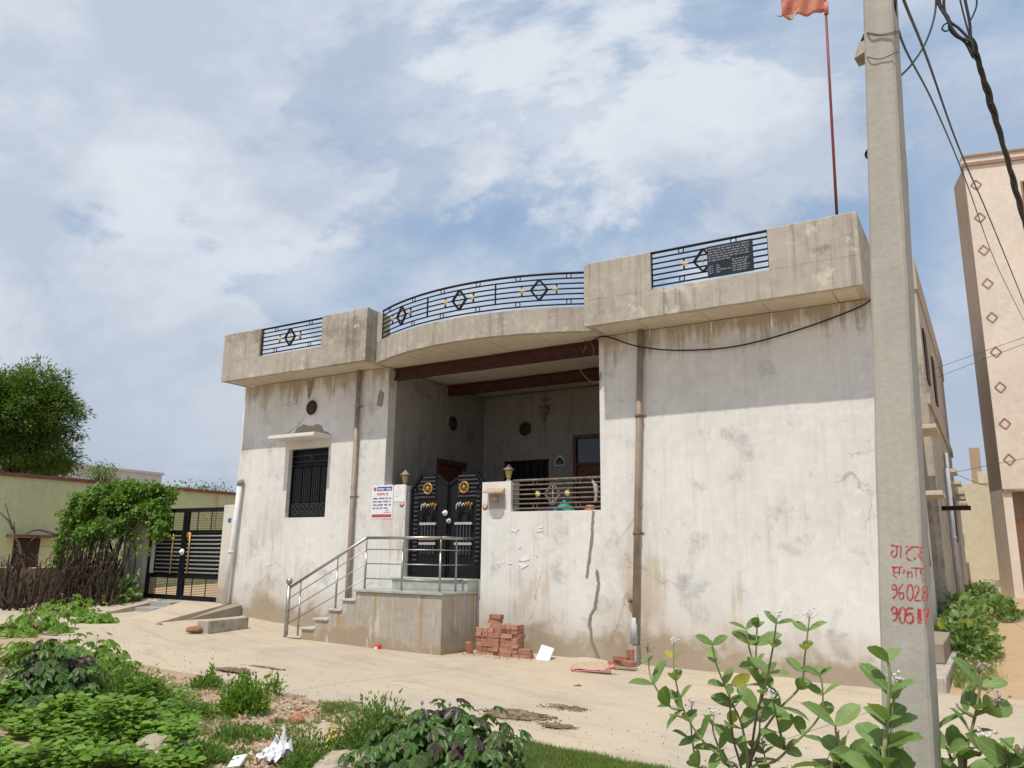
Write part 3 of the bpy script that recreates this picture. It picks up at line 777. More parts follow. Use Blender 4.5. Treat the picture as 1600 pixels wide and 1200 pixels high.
# ================================================================== STEPS, HANDRAIL, GATES
steps = thing('entrance_steps', (-9.0, -.5, 0), 'plastered entrance platform with five side steps leading up to the black gate', 'steps')
PM = MATS['platform_plaster']; SX0, SX1, SY = -9.91, -7.97, -1.06
MB().box(SX0+.03, SX1-.0, SY, -.003, -.3, .955).build('platform', PM, steps, bevel=.012)
MB().box(SX0-.02, SX1+.03, SY-.035, -.004, .957, 1.0).build('platform_slab', MATS['marble'], steps, bevel=.006)
MB().box(-9.66, SX1+.02, -.34, -.005, 1.003, 1.175).build('riser_slab', MATS['marble'], steps, bevel=.006)
MB().box(-9.70, SX1+.03, -.37, -.004, 1.177, 1.205).build('door_step_slab', MATS['tread_stone'], steps, bevel=.005)
TZ = [.10, .27, .45, .635, .82]; TX = [-11.52, -11.21, -10.88, -10.55, -10.23, -9.885]
m = MB()
for i in range(5):
    x1 = TX[i+1] if i < 4 else SX0+.028
    m.box(TX[i]+.02, x1+.02 if i < 4 else x1, SY+.03, -.004, -.2, TZ[i]-.035)
m.build('step_body', PM, steps)
for i in range(5):
    MB().box(TX[i]-.02, TX[i+1] + (.015 if i < 4 else .0), SY-.0, -.006, TZ[i]-.033, TZ[i]).build('tread', MATS['tread_stone'], steps, bevel=.005)

ST = MATS['steel']
hr = thing('steel_handrail', (-11.6, SY, .04), 'polished steel handrail running up the steps and round the platform', 'handrail')
hy = SY+.07
A0 = np.array([-11.58, hy-.02, .98]); A1 = np.array([-9.74, hy, 1.905]); A2 = np.array([-8.07, hy, 1.905]); A3 = np.array([-8.05, -.02, 1.905])
MB().tube([A0, A1], .026, 10).build('top_rail', ST, hr); MB().tube([A1, A2], .026, 10).build('top_rail', ST, hr); MB().tube([A2, A3], .026, 10).build('top_rail', ST, hr)
MB().tube([(-11.62,hy-.02,.03),(-11.62,hy-.02,1.0)], .040, 12).build('newel_post', ST, hr)
MB().lathe([(.02,0),(.045,.012),(.02,.02),(.03,.03),(.058,.055),(.066,.09),(.055,.125),(.03,.145),(.002,.15)], (-11.62,hy-.02,1.0), 16).build('newel_ball', ST, hr)
for x, zb in ((-11.33,.10),(-10.42,.635),(-9.74,1.0),(-8.90,1.0),(-8.08,1.0)):
    zt = 1.905 if x >= -9.75 else float(np.interp(x, [A0[0], A1[0]], [A0[2], A1[2]]))
    p = MB().tube([(x,hy,zb),(x,hy,zb+(zt-zb)*.72)], .019, 10).tube([(x,hy,zb+(zt-zb)*.72),(x,hy,zt)], .012, 8).build('post', ST, hr)
    MB().lathe([(.03,0),(.03,.008),(.02,.012)], (x,hy,zb), 12).build('base_plate', ST, p)
MB().tube([(-8.06,-.55,1.0),(-8.06,-.55,1.905)], .016, 10).build('post', ST, hr)
for k, dz in enumerate((.70,.45,.19)):
    z = 1.0+dz
    a = np.array([-11.58, hy, .98-.19-.235*k]); b = np.array([-9.74, hy, z])
    MB().tube([a, b], .0095, 8).build('mid_rail', ST, hr); MB().tube([b, (-8.08,hy,z)], .0095, 8).build('mid_rail', ST, hr); MB().tube([(-8.07,hy,z),(-8.06,-.03,z)], .0095, 8).build('mid_rail', ST, hr)

# ---- black double entrance gate
gate = thing('entrance_gate', (-8.8, .12, FL), 'black double-leaf metal gate with gold medallions at the top of the steps', 'gate')
GY = .14
def gate_leaf(x0, x1, outer):
    # outer = 'l' or 'r': the side with the high cut corner
    z0 = FL+.02; zc, zt, zi = 2.86, 3.13, 2.92
    if outer == 'l': poly = [(x0,z0),(x1,z0),(x1,zi),(x1-.27,zt),(x0+.22,zt),(x0,zc)]
    else: poly = [(x0,z0),(x1,z0),(x1,zc+.08),(x1-.16,zt),(x1-.42,zt),(x0,zi)]
    leaf = MB().prism(poly, GY, GY+.02).build('gate_leaf', BK, gate)
    n = len(poly); m = MB()
    for i in range(n):
        (a, b), (c, e) = poly[i], poly[(i+1)%n]; m.bar((a,GY-.0,b),(c,GY-.0,e),.05,.05,up=(0,1,0))
    m.build('leaf_frame', BK, leaf)
    w = x1-x0; pa, pb = (x0+.26, x0+.60) if outer == 'l' else (x0+.20, x0+.54)
    def slat(a, b, z): MB().box(a, b, GY-.028, GY-.002, z-.014, z+.014).build('slat', MATS['grille_line'], leaf)
    so = (x0+.07, pa-.09) if outer == 'l' else (pb+.09, x1-.06)
    for k in range(17): slat(so[0], so[1], FL+.32+k*.083)
    for k in range(6):
        z = 2.70+k*.075; a = x0+.08+max(0, (z-2.82))*.72 if outer == 'l' else pa+.02; b = x1-.30 if outer == 'l' else x1-.08-max(0, (z-2.9))*.5
        slat(a, b, z)
    # arched centre panel
    MB().box(pa, pb, GY-.015, GY-.001, FL+.42, 2.58).build('centre_panel', MATS['dark_grille'], leaf)
    for k in range(5):
        x = pa+.03+(pb-pa-.06)*k/4; MB().box(x-.010, x+.010, GY-.04, GY-.016, FL+.42, 2.20).build('flute', MATS['grille_line'], leaf)
    cx = (pa+pb)/2
    for rr in (.13,.085):
        pts = [(cx-rr,GY-.03,2.22)]+[(cx-rr*math.cos(a),GY-.03,2.34+rr*math.sin(a)) for a in np.linspace(0, math.pi, 11)]+[(cx+rr,GY-.03,2.22)]
        MB().tube(pts, .016, 6).build('arch', MATS['black_paint'], leaf)
    MB().box(pa-.03, pb+.02, GY-.05, GY-.016, 2.17, 2.215).build('silver_bar', MATS['silver_paint'], leaf)
    MB().box(pa-.03, pb+.02, GY-.05, GY-.016, FL+.60, FL+.645).build('silver_bar', MATS['silver_paint'], leaf)
    MB().box(pa-.03, pb+.02, GY-.05, GY-.016, FL+.69, FL+.735).build('gold_bar', MATS['gold_paint'], leaf)
    # crest of scrolls over the arch, half silver half gold
    for k in range(6):
        x = pa+.01+(pb-pa-.02)*k/5; up = .02*math.sin(k*2.1)
        MB().tube([(x-.025,GY-.03,2.50-.05*(k in (0,5))),(x-.01,GY-.035,2.55+up),(x+.012,GY-.035,2.575+up),(x+.028,GY-.03,2.53)], [.012,.018,.016,.008], 6).build('crest', MATS['silver_paint' if (k < 3) else 'gold_paint'], leaf)
    mz = 2.86; mx = x0+.40 if outer == 'l' else x0+.36
    md = MB().ring((mx,GY-.04,mz),.098,.018,22).build('medallion', MATS['gold_paint'], leaf)
    return leaf, mx, mz
for (x0, x1, o) in ((-9.63,-8.765,'l'),(-8.745,-7.965,'r')):
    leaf, mx, mz = gate_leaf(x0, x1, o)
    m = MB()
    for k in range(8):
        a = math.pi*k/8*2+.2; m.bar((mx,GY-.04,mz),(mx+.095*math.cos(a),GY-.04,mz+.095*math.sin(a)),.014,.014,up=(0,1,0))
    m.lathe([(.03,0),(.03,-.02),(.001,-.025)], (mx,GY-.04,mz), 10, 'y')
    m.build('medallion_spokes', MATS['gold_paint'], leaf)
MB().lathe([(.05,0),(.055,-.015),(.03,-.03),(.02,-.05),(.03,-.07),(.001,-.08)], (-8.80,GY-.03,2.39), 14, 'y').build('handle', MATS['white_paint'], gate)
MB().lathe([(.05,0),(.055,-.015),(.03,-.03),(.02,-.05),(.03,-.07),(.001,-.08)], (-8.71,GY-.03,2.24), 14, 'y').build('handle', MATS['silver_paint'], gate)
MB().box(-8.80,-8.70,GY-.055,GY-.03,1.95,1.99).build('latch', BK, gate)

# ---- lamps on the gate posts
for (px, lb) in ((-9.83,'small yellowed urn lamp on the left gate post above the poster'),(-7.43,'small yellowed urn lamp on the right gate post beside the porch railing')):
    lt = thing('post_lamp', (px, .14, 2.93), lb, 'lamp', 'lamps on the gate posts')
    b = (px, .14, 2.93)
    MB().lathe([(.075,0),(.06,.015),(.03,.03),(.028,.06)], b, 14).build('base', MATS['lamp_grey'], lt)
    MB().lathe([(.036,.06),(.048,.10),(.064,.17),(.074,.215)], b, 14).build('lamp_shade', MATS['lamp_yellow'], lt)
    MB().lathe([(.098,.215),(.10,.228),(.06,.255),(.043,.27),(.038,.29),(.018,.30),(.010,.32),(.002,.325)], b, 14).build('cap', MATS['lamp_grey'], lt)

# ---- paper, poster, bell
def words(x0, x1, z, h, seed, y, mt, parent, fill=.62, name='lettering', axis='x', word=(.5, 1.6)):
    rr = random.Random(seed); m = MB(); x = x0
    while x < x1-h*.3:
        L = min(rr.uniform(*word)*h*2.2, x1-x)
        m.box(x, x+L, y-.0015, y, z+h*.62, z+h*.74)
        q = x
        while q < x+L-h*.15:
            g = rr.uniform(.22,.5)*h; k = rr.random(); gh = rr.uniform(.35,.7)*h
            m.box(q, min(q+g*.55, x+L), y-.0012, y, z+h*.62-gh, z+h*.62+(.22*h if k > .75 else 0))
            q += g
        x += L+h*.55
    return m
pz0, pz1, px0, px1 = 2.30, 2.955, -10.54, -10.0
po = thing('poster', (-10.27, 0, 2.30), 'white printed notice with blue heading and red foot on wall left of gate', 'poster')
MB().box(px0, px1, -.006, -.001, pz0, pz1).build('sheet', MATS['paper'], po)
MB().box(px0+.13, px1-.03, -.0085, -.0065, pz1-.115, pz1-.035).build('heading_band', MATS['poster_blue'], po)
words(px0+.15, px1-.05, pz1-.108, .06, 1, -.009, None, None, word=(1.3,1.8)).build('heading_lettering', MATS['paper'], po)
MB().ring((px0+.075,-.008,pz1-.075),.03,.006).ring((px0+.075,-.008,pz1-.075),.014,.005).build('emblem', MATS['poster_red'], po)
words(px0+.13, px1-.12, pz1-.205, .06, 2, -.0075, None, None).build('red_lettering', MATS['poster_red'], po)
for k in range(4): words(px0+.035, px1-(.04 if k < 3 else .12), pz1-.285-k*.063, .045, 10+k, -.0075, None, None).build('lettering', MATS['poster_ink'], po)
words(px1-.16, px1-.08, pz1-.505, .02, 20, -.0075, None, None).build('lettering', MATS['poster_ink'], po)
words(px1-.22, px1-.03, pz1-.545, .022, 21, -.0075, None, None).build('lettering', MATS['poster_ink'], po)
words(px0+.04, px1-.03, pz1-.585, .02, 22, -.0075, None, None).build('lettering', MATS['poster_ink'], po)
MB().box(px0+.02, px1-.02, -.0085, -.0065, pz0+.025, pz0+.07).build('foot_band', MATS['poster_red'], po)
no = thing('paper_notice', (-9.84, 0, 2.62), 'small plain white paper sheet pasted beside the printed poster', 'notice')
MB().box(-9.975, -9.71, -.004, .001, 2.62, 2.95).build('sheet', MATS['paper'], no)
m = MB()
for k, (a, b) in enumerate(((.08,.14),(.1,.16),(.02,.2),(.03,.2),(.03,.12))): m.box(-9.975+a, -9.975+b, -.0055, -.0045, 2.90-k*.045, 2.905-k*.045)
m.build('lettering', MATS['plaque_ink'], no)
be = thing('door_bell', (-7.62, 0, 2.55), 'small wooden bell box under a tan canopy on the right gate post', 'doorbell')
MB().box(-7.66,-7.56,-.05,-.001,2.56,2.66).build('bell_box', MATS['bell_wood'], be, bevel=.006)
MB().lathe([(.018,0),(.014,-.012),(.002,-.014)], (-7.61,-.05,2.61), 10, 'y').build('button', MATS['white_paint'], be)
MB().add([(-7.81,-.14,2.715),(-7.39,-.14,2.715),(-7.42,0,2.79),(-7.78,0,2.79),(-7.81,-.14,2.735),(-7.39,-.14,2.735),(-7.42,0,2.81),(-7.78,0,2.81)], [(0,3,2,1),(4,5,6,7),(0,1,5,4),(1,2,6,5),(2,3,7,6),(3,0,4,7)]).build('canopy', MATS['canopy_tan'], be)
MB().prism([(-7.74,2.36),(-7.66,2.27),(-7.50,2.27),(-7.43,2.36),(-7.42,2.70),(-7.76,2.70)], -.005, .01).build('cement_patch', MATS['grey_patch'], house)
for i, (q, lb) in enumerate(((onY(628,788,0), 'round orange paper sticker on the wall below the plain notice'), (onY(758,792,0), 'round orange paper sticker on the right gate post by the gate'))):
    st = thing('paper_sticker', (q[0], 0, q[2]-.05), lb, 'sticker')
    MB().lathe([(.055,0),(.055,-.003)], (q[0],-.001,q[2]), 14, 'y').build('disc', MATS['peach_ball'], st); MB().lathe([(.022,0),(.022,-.002)], (q[0],-.0045,q[2]), 10, 'y').build('centre', MATS['paper'], st)
# torn paper left from old bills
tp = random.Random(3)
for i, (x, y, w, h, lb) in enumerate([(805,827,16,9,'small torn scrap of white paper high on the low wall'),(843,826,17,9,'long torn strip of white bill at the upper right of the scraps'),
        (811,853,9,12,'narrow torn scrap of white paper in the middle of the low wall'),(818,878,20,17,'largest torn patch of white paper on the low wall'),
        (782,881,15,9,'torn white paper scrap nearest the gate post at the lower left'),(797,880,8,5,'tiny white paper scrap beside the largest torn patch'),(838,866,10,7,'faint paper scrap right of the largest torn patch')]):
    c = onY(x, y, 0); sx, sz = w/95/2, h/93/2; tt = thing('torn_paper', (c[0],0,c[2]-sz), lb, 'torn paper', 'torn bills on the low wall')
    for k in range(4 if i != 3 else 8):
        blob((c[0]+tp.uniform(-.7,.7)*sx, c[2]+tp.uniform(-.7,.7)*sz), sx*tp.uniform(.22,.6), sz*tp.uniform(.18,.55), 13, .55, -.003-.0006*k, .003, seed=i*3+k).build('scrap', MATS['paper'], tt)

# ---- drain pipes
def pipe(name, pts, r, mt, label, brackets, lower=None):
    o = thing(name, tuple(pts[-1]), label, 'drainpipe')
    MB().tube(pts, r, 14).build('pipe', MATS[mt], o)
    for z in brackets:
        k = (pts[0][2]-z)/(pts[0][2]-pts[-1][2]); c = np.array(pts[0])+(np.array(pts[-1])-np.array(pts[0]))*k
        MB().lathe([(r+.008,-.025),(r+.010,0),(r+.008,.025)], c, 14).box(c[0]-r-.05, c[0]+r+.05, -.012, -.001, z-.012, z+.012).build('bracket', MATS[mt if lower is None else 'wire_rust'], o)
    return o
pipe('drain_pipe', [(-10.99,-.075,5.355),(-10.985,-.078,.99),(-10.985,-.08,.66)], .047, 'pipe_brown', 'brown drainpipe on the facade between the shuttered window and the porch', (4.6,2.75))
p2 = pipe('drain_pipe', [(-4.735,-.075,5.355),(-4.95,-.08,.34)], .050, 'pipe_brown', 'brown drainpipe on the facade right of the porch', (3.9,2.0), 1)
MB().tube([(-4.95,-.08,.70),(-4.96,-.085,.30)], .060, 14).build('lower_sleeve', MATS['pipe_grey'], p2)
MB().box(-5.02,-4.89,-.16,-.003,-.1,.28).build('pipe_block', MATS['cornice_plaster'], p2)
MB().lathe([(.03,-.04),(.045,0),(.02,.03)], (-5.03,-.05,.96), 8).build('rusty_clamp', MATS['wire_rust'], p2)
wp = thing('drain_pipe', (-14.48,-.12,.46), 'white plastic drainpipe at the left corner of the house beside the alley gate', 'drainpipe')
MB().tube([(-14.36,-.10,3.13),(-14.44,-.11,1.6),(-14.50,-.13,.42)], .055, 14).build('pipe', MATS['pipe_white'], wp)
MB().tube([(-14.36,-.04,3.16),(-14.36,-.10,3.16),(-14.36,-.10,3.08)], .066, 12).build('elbow', MATS['lamp_grey'], wp)
MB().lathe([(.064,-.03),(.066,0),(.064,.03)], (-14.442,-.112,1.62), 14).build('joint', MATS['pipe_white'], wp)

# ---- cable along the facade, loose wires
def smooth(pts, n=6):
    P = [np.array(p, float) for p in pts]; P = [2*P[0]-P[1]]+P+[2*P[-1]-P[-2]]; o = []
    for i in range(1, len(P)-2):
        for k in range(n):
            t = k/n; a, b, c, d = P[i-1:i+3]
            o.append(.5*((2*b)+(-a+c)*t+(2*a-5*b+4*c-d)*t*t+(-a+3*b-3*c+d)*t**3))
    return o+[P[-2]]
cb = smooth([(-5.75,-.10,5.24),(-5.52,-.06,5.34),(-5.40,-.05,5.345),(-5.25,-.05,5.29),(-4.76,-.16,5.06),(-4.1,-.06,4.93),(-3.16,-.05,4.88),(-2.19,-.05,5.02),(-1.40,-.05,5.22),(-1.17,-.06,5.33),(-1.13,.25,5.50),(-1.13,.5,5.75),(-1.05,.6,5.72),(-.9,.6,5.62)])
tag(MB().tube(cb, .0125, 6).build('power_cable', MATS['cable_black'], org=(-3.2,-.05,4.88)), 'thick black cable sagging across the facade under the right cornice', 'cable')
wq = smooth([(-5.85,-.02,5.10),(-5.70,-.05,5.30),(-5.62,-.05,5.05),(-5.86,-.05,4.98),(-5.95,0,4.90),(-5.75,0,4.62),(-5.55,-.02,4.56),(-5.50,-.03,4.72)])
tag(MB().tube(wq, .008, 5).build('loose_wire', MATS['wire_rust'], org=(-5.7,0,4.6)), 'loose looped wire hanging at the top right corner of the porch', 'wire')

# ---- plaque on the roof railing
pq = thing('name_plaque', (-3.0, CY, 5.87), 'black stone plaque with rows of small pale lettering on the roof railing', 'plaque')
qa, qb, q0, q1 = -3.36, -2.66, 5.835, 6.345; qy = RY-.03
MB().box(qa, qb, qy-.022, qy, q0, q1).build('slab', MATS['plaque_black'], pq, bevel=.004)
for k in range(6): words(qa+.02, qb-(.05 if k != 5 else .32), q1-.055-k*.040, .026, 40+k, qy-.0225, None, None).build('lettering', MATS['plaque_ink'], pq)
for k in range(6): words(qb-.32+.01*(k%2), qb-.06-.02*(k%3), q1-.29-k*.036, .024, 60+k, qy-.0225, None, None).build('lettering', MATS['plaque_ink'], pq)
for k in range(4): words(qa+.02, qa+.09, q1-.345-k*.036, .024, 70+k, qy-.0225, None, None).build('lettering', MATS['plaque_ink'], pq); words(qa+.14, qa+(.20 if k != 2 else .36), q1-.345-k*.036, .024, 80+k, qy-.0225, None, None).build('lettering', MATS['plaque_ink'], pq)

# ---- flag on its rod
fl = thing('flag', (-1.52,-.45,6.2), 'faded red flag on a thin dark red rod at the right roof corner', 'flag')
MB().tube([(-1.52,-.40,5.6),(-1.455,-.40,8.4),(-1.39,-.40,11.0)], [.022,.02,.018], 8).build('rod', MATS['flag_rod'], fl)
def flagpt(u, v):
    x = -1.40-.66*u; z = 10.0+.10*u+v*(.95-.55*u)
    if u > .8: z += (u-.8)*.3
    y = -.42 + .07*math.sin(u*9+v*2)*u**.5 + .04*math.sin(u*17+v*5)
    z += .035*math.sin(u*11)*u - .06*math.sin(u*math.pi)*(1-v)
    return (x, y, z)
m = MB(); nu, nv = 24, 12
m.add([flagpt(i/nu, j/nv) for i in range(nu+1) for j in range(nv+1)], [(i*(nv+1)+j, (i+1)*(nv+1)+j, (i+1)*(nv+1)+j+1, i*(nv+1)+j+1) for i in range(nu) for j in range(nv)], True)
fo = m.build('cloth', MATS['flag_cloth'], fl); so = fo.modifiers.new('s', 'SOLIDIFY'); so.thickness = .004
a = flagpt(1, 0); MB().tube([a, (a[0]-.05,a[1],a[2]+.01), (a[0]-.11,a[1],a[2]+.06)], [.02,.012,.002], 5).build('frayed_corner', MATS['flag_cloth'], fl)
MB().tube([(-1.41,-.4,9.92),(-1.405,-.4,10.12)], .035, 8).build('knot', MATS['flag_cloth'], fl)

# ---- things in the porch
gq = thing('hanging_ornament', (-8.1, 2.06, 4.0), 'brown paper wind ornament hanging from the second porch beam', 'ornament')
c = onY(851, 640, 2.06); x0 = c[0]
MB().tube([(x0,2.06,5.12),(x0,2.06,4.15)], .006, 5).build('string', MATS['garland'], gq)
for k, (z, r, dx) in enumerate(((4.83,.10,0),(4.68,.13,-.02),(4.62,.06,.06),(4.53,.07,.02),(4.46,.05,0),(4.38,.045,-.01))):
    MB().lathe([(.005,.03),(r,.0),(r*.8,-.03),(.01,-.05)], (x0+dx,2.06,z), 9).build('paper_piece', MATS['garland'], gq)
hp = thing('house_plaque', (-8.18, PB, 3.6), 'small house-shaped plaque on the porch back wall left of the brown door', 'plaque')
MB().prism([(-8.30,3.60),(-8.04,3.60),(-8.04,3.72),(-8.17,3.84),(-8.30,3.72)], PB-.02, PB-.001).build('board', MATS['white_paint'], hp)
MB().prism([(-8.28,3.62),(-8.06,3.62),(-8.06,3.71),(-8.17,3.80),(-8.28,3.71)], PB-.024, PB-.021).build('face', MATS['shutter_brown'], hp)
for k in range(2): words(-8.26,-8.08,3.645+k*.04,.025,90+k,PB-.0245,None,None).build('lettering', MATS['plaque_ink'], hp)
cl = thing('folded_cloth', (-7.0,.36,FL), 'blue and pink folded cloth on the ledge behind the porch railing', 'cloth')
ca, cb_ = onY(838, 796, .32), onY(862, 790, .32)
MB().box(ca[0], cb_[0], .26, .5, 2.30, 2.42).build('cloth', MATS['blue_cloth'], cl, bevel=.02); MB().box(ca[0]+.06, ca[0]+.2, .25, .44, 2.405, 2.475).build('pink_fold', MATS['pink_cloth'], cl, bevel=.02); MB().box(ca[0]-.02,cb_[0]+.02,.22,.55,FL,2.30).build('box', MATS['lamp_grey'], cl)
bg_ = thing('teal_bag', (-6.6,.5,FL), 'teal green bag standing behind the diamond of the porch railing', 'bag')
bc = onY(881, 782, .5)[0]
MB().lathe([(.17,0),(.22,.25),(.25,.80),(.24,1.10),(.18,1.24),(.08,1.33),(.03,1.38),(.01,1.41)], (bc,.52,FL), 16).build('bag', MATS['teal_bag'], bg_)
jr = thing('peach_pot', (-6.0,.5,FL), 'small peach pot at the right end of the porch railing', 'pot')
bc = onY(922, 792, .5)[0]
MB().lathe([(.1,0),(.1,1.1),(.09,1.14),(.10,1.2),(.085,1.28),(.06,1.30)], (bc,.5,FL), 14).build('pot', MATS['peach_ball'], jr)
cp = thing('hanging_cloth', (-5.9,.12,2.5), 'greyish crumpled cloth tied to the right end of the porch railing', 'cloth')
bc = onY(931, 772, .1)[0]
MB().tube(smooth([(bc-.08,.09,2.95),(bc-.04,.08,2.86),(bc,.08,2.80),(bc+.02,.08,2.65),(bc,.09,2.52)]), [.012]*6+[.03]*6+[.04]*6+[.03]*7, 7).build('cloth', MATS['grey_patch'], cp)

# ================================================================== BRICKS AND SMALL THINGS BY THE WALL
bm_ = MB(); L_, B_, H_ = .23, .11, .072
bm_.box(-L_/2, L_/2, -B_/2, B_/2, -H_/2, H_/2)
brick_me = []
for k in range(4):
    q = MB(); j = random.Random(k)
    q.add([tuple(c+j.uniform(-.004,.004) for c in p) for p in bm_.v], bm_.f); me = q.mesh('brick'); me.materials.append(MATS['brick_clay']); brick_me.append(me)
def brick(x, y, z, rz=0.0, label='', group=None, rx=0.0, ry=0.0):
    if x < -6.5: x += .12
    o = link('brick', random.choice(brick_me)); o.location = (x, y, z); o.rotation_euler = (rx, ry, rz)
    b = o.modifiers.new('bevel', 'BEVEL'); b.width = .005; b.segments = 1
    return tag(o, label, 'brick', group)
ORDN = ['lowest', 'second', 'third', 'fourth', 'fifth', 'sixth', 'seventh', 'eighth']
jr_ = random.Random(5)
courses = [  # per course: start x, pattern of headers (h) and stretchers (s)
    (-7.78, 'hshshs'), (-7.79, 'shhshs'), (-7.78, 'hshsh'), (-7.785, 'sshhh'), (-7.77, 'hhssh'), (-7.78, 'shshh')]
for k, (x, pat) in enumerate(courses):
    z = .036 + k*.0745 + (-.015 if k == 0 else -.015)
    gp = 'bricks of the stack beside the platform'
    for ci, c in enumerate(pat):
        w = .23 if c == 's' else .11
        PN_ = ['leftmost', 'second from left', 'third from left', 'fourth from left', 'fifth from left', 'rightmost']
        lb = f"{PN_[ci] if ci < len(pat)-1 else 'rightmost'} brick in the {ORDN[k]} course of the brick stack beside the platform"
        if c == 's':
            brick(x+w/2, -.43+jr_.uniform(-.015,.015), z, jr_.uniform(-.05,.05), lb, gp)
        else: brick(x+w/2, -.37+jr_.uniform(-.02,.02), z, R(90)+jr_.uniform(-.06,.06), lb, gp)
        x += w+.008
z6 = .036+6*.0745-.015
for x, c, w in ((-7.42,'s','leftmost'),(-7.24,'h','second from left'),(-7.125,'h','third from left'),(-7.01,'h','rightmost')):
    brick(x, -.40, z6, 0 if c == 's' else R(90), w+' brick in the seventh course of the brick stack beside the platform', 'bricks of the stack beside the platform')
brick(-7.47, -.36, z6+.0745, .05, 'second highest red brick on the stack beside the platform')
brick(-7.44, -.38, z6+.149, -.03, 'topmost red brick on the stack beside the platform')
brick(-7.86, -.55, .075, 1.3, 'red brick leaning on end at the left foot of the brick stack', rx=0, ry=1.35)
# small heap by the drainpipe
brick(-5.19, -.28, .02, .2, 'left lower red brick of the small heap by the drainpipe')
brick(-4.93, -.38, .045, -.35, 'right lower red brick of the small heap by the drainpipe')
brick(-5.09, -.30, .10, .05, 'red brick lying across the small heap by the drainpipe')
brick(-4.99, -.17, .12, 1.5, 'red brick standing upright behind the small heap by the drainpipe', ry=1.5)
pl = thing('wood_plank', (-5.0,-.5,-.03), 'short weathered plank in front of the small brick heap', 'plank')
MB().obox((-5.02,-.52,-.005), (.26,.02,0), (-.004,.045,0), (0,0,.012)).build('plank', MATS['wood_plank'], pl)
tl = thing('white_tile', (-6.37,-.3,0), 'white square tile leaning against the wall right of the brick stack', 'tile')
q0, q1, q2, q3 = onY(837,1032,-.42), onY(858,1033,-.42), onY(866,1014,-.18), onY(847,1008,-.18)
nn = np.cross(np.array(q1)-q0, np.array(q3)-q0); nn = nn/np.linalg.norm(nn)*.014
tv = [q0,q1,q2,q3]; MB().add([p+nn for p in tv]+[p-nn for p in tv], [(0,1,2,3),(7,6,5,4),(0,4,5,1),(1,5,6,2),(2,6,7,3),(3,7,4,0)]).build('tile', MATS['paper'], tl)
sk = thing('flattened_sack', (-5.5,-.9,-.02), 'flattened sack with a pink red border lying by the wall', 'sack')
s0, s1, s2, s3 = onZ(893,1048,-.02), onZ(955,1053,-.02), onZ(950,1038,-.02), onZ(903,1037,-.02)
m = MB(); n = 10; vs = []
for i in range(n+1):
    for j in range(5):
        u, v = i/n, j/4; p = (np.array(s0)*(1-u)+np.array(s1)*u)*(1-v)+(np.array(s3)*(1-u)+np.array(s2)*u)*v
        vs.append((p[0], p[1], -.005+.02*abs(mnoise.noise(Vector((p[0]*6, p[1]*6, 3))))+.012))
m.add(vs, [(i*5+j,(i+1)*5+j,(i+1)*5+j+1,i*5+j+1) for i in range(n) for j in range(4)], True); m.build('sack', MATS['sack_weave'], sk)
ed = [np.array(p)+[0,0,.018] for p in (s3,s0,(np.array(s0)+s1)/2+[0,-.03,0],s1)]
MB().tube(smooth(ed, 5), .009, 6).build('border', MATS['sack_pink'], sk)
MB().tube(smooth([s1+np.array([-.12,.05,.04]), s1+np.array([0,.05,.09]), s1+np.array([.06,.12,.05])],5), [.015]*3+[.034]*4+[.012]*4, 7).build('crumpled_end', MATS['sack_pink'], sk)
pk = thing('red_packet', (-9.34,-1.15,0), 'small red and white wrapper lying at the foot of the platform', 'wrapper')
c = onZ(590,1013,.03)
MB().add([(c[0]-.075,c[1]-.04,.0),(c[0]+.07,c[1]-.05,.0),(c[0]+.075,c[1]+.04,.0),(c[0]-.06,c[1]+.05,.0),(c[0]-.05,c[1]-.02,.085),(c[0]+.06,c[1]-.03,.075),(c[0]+.045,c[1]+.02,.10),(c[0]-.035,c[1]+.03,.095)], [(0,3,2,1),(4,5,6,7),(0,1,5,4),(1,2,6,5),(2,3,7,6),(3,0,4,7)]).build('wrapper', MATS['packet_red'], pk)
MB().box(c[0]-.03,c[0]+.03,c[1]-.052,c[1]-.044,.02,.06).build('print', MATS['paper'], pk)

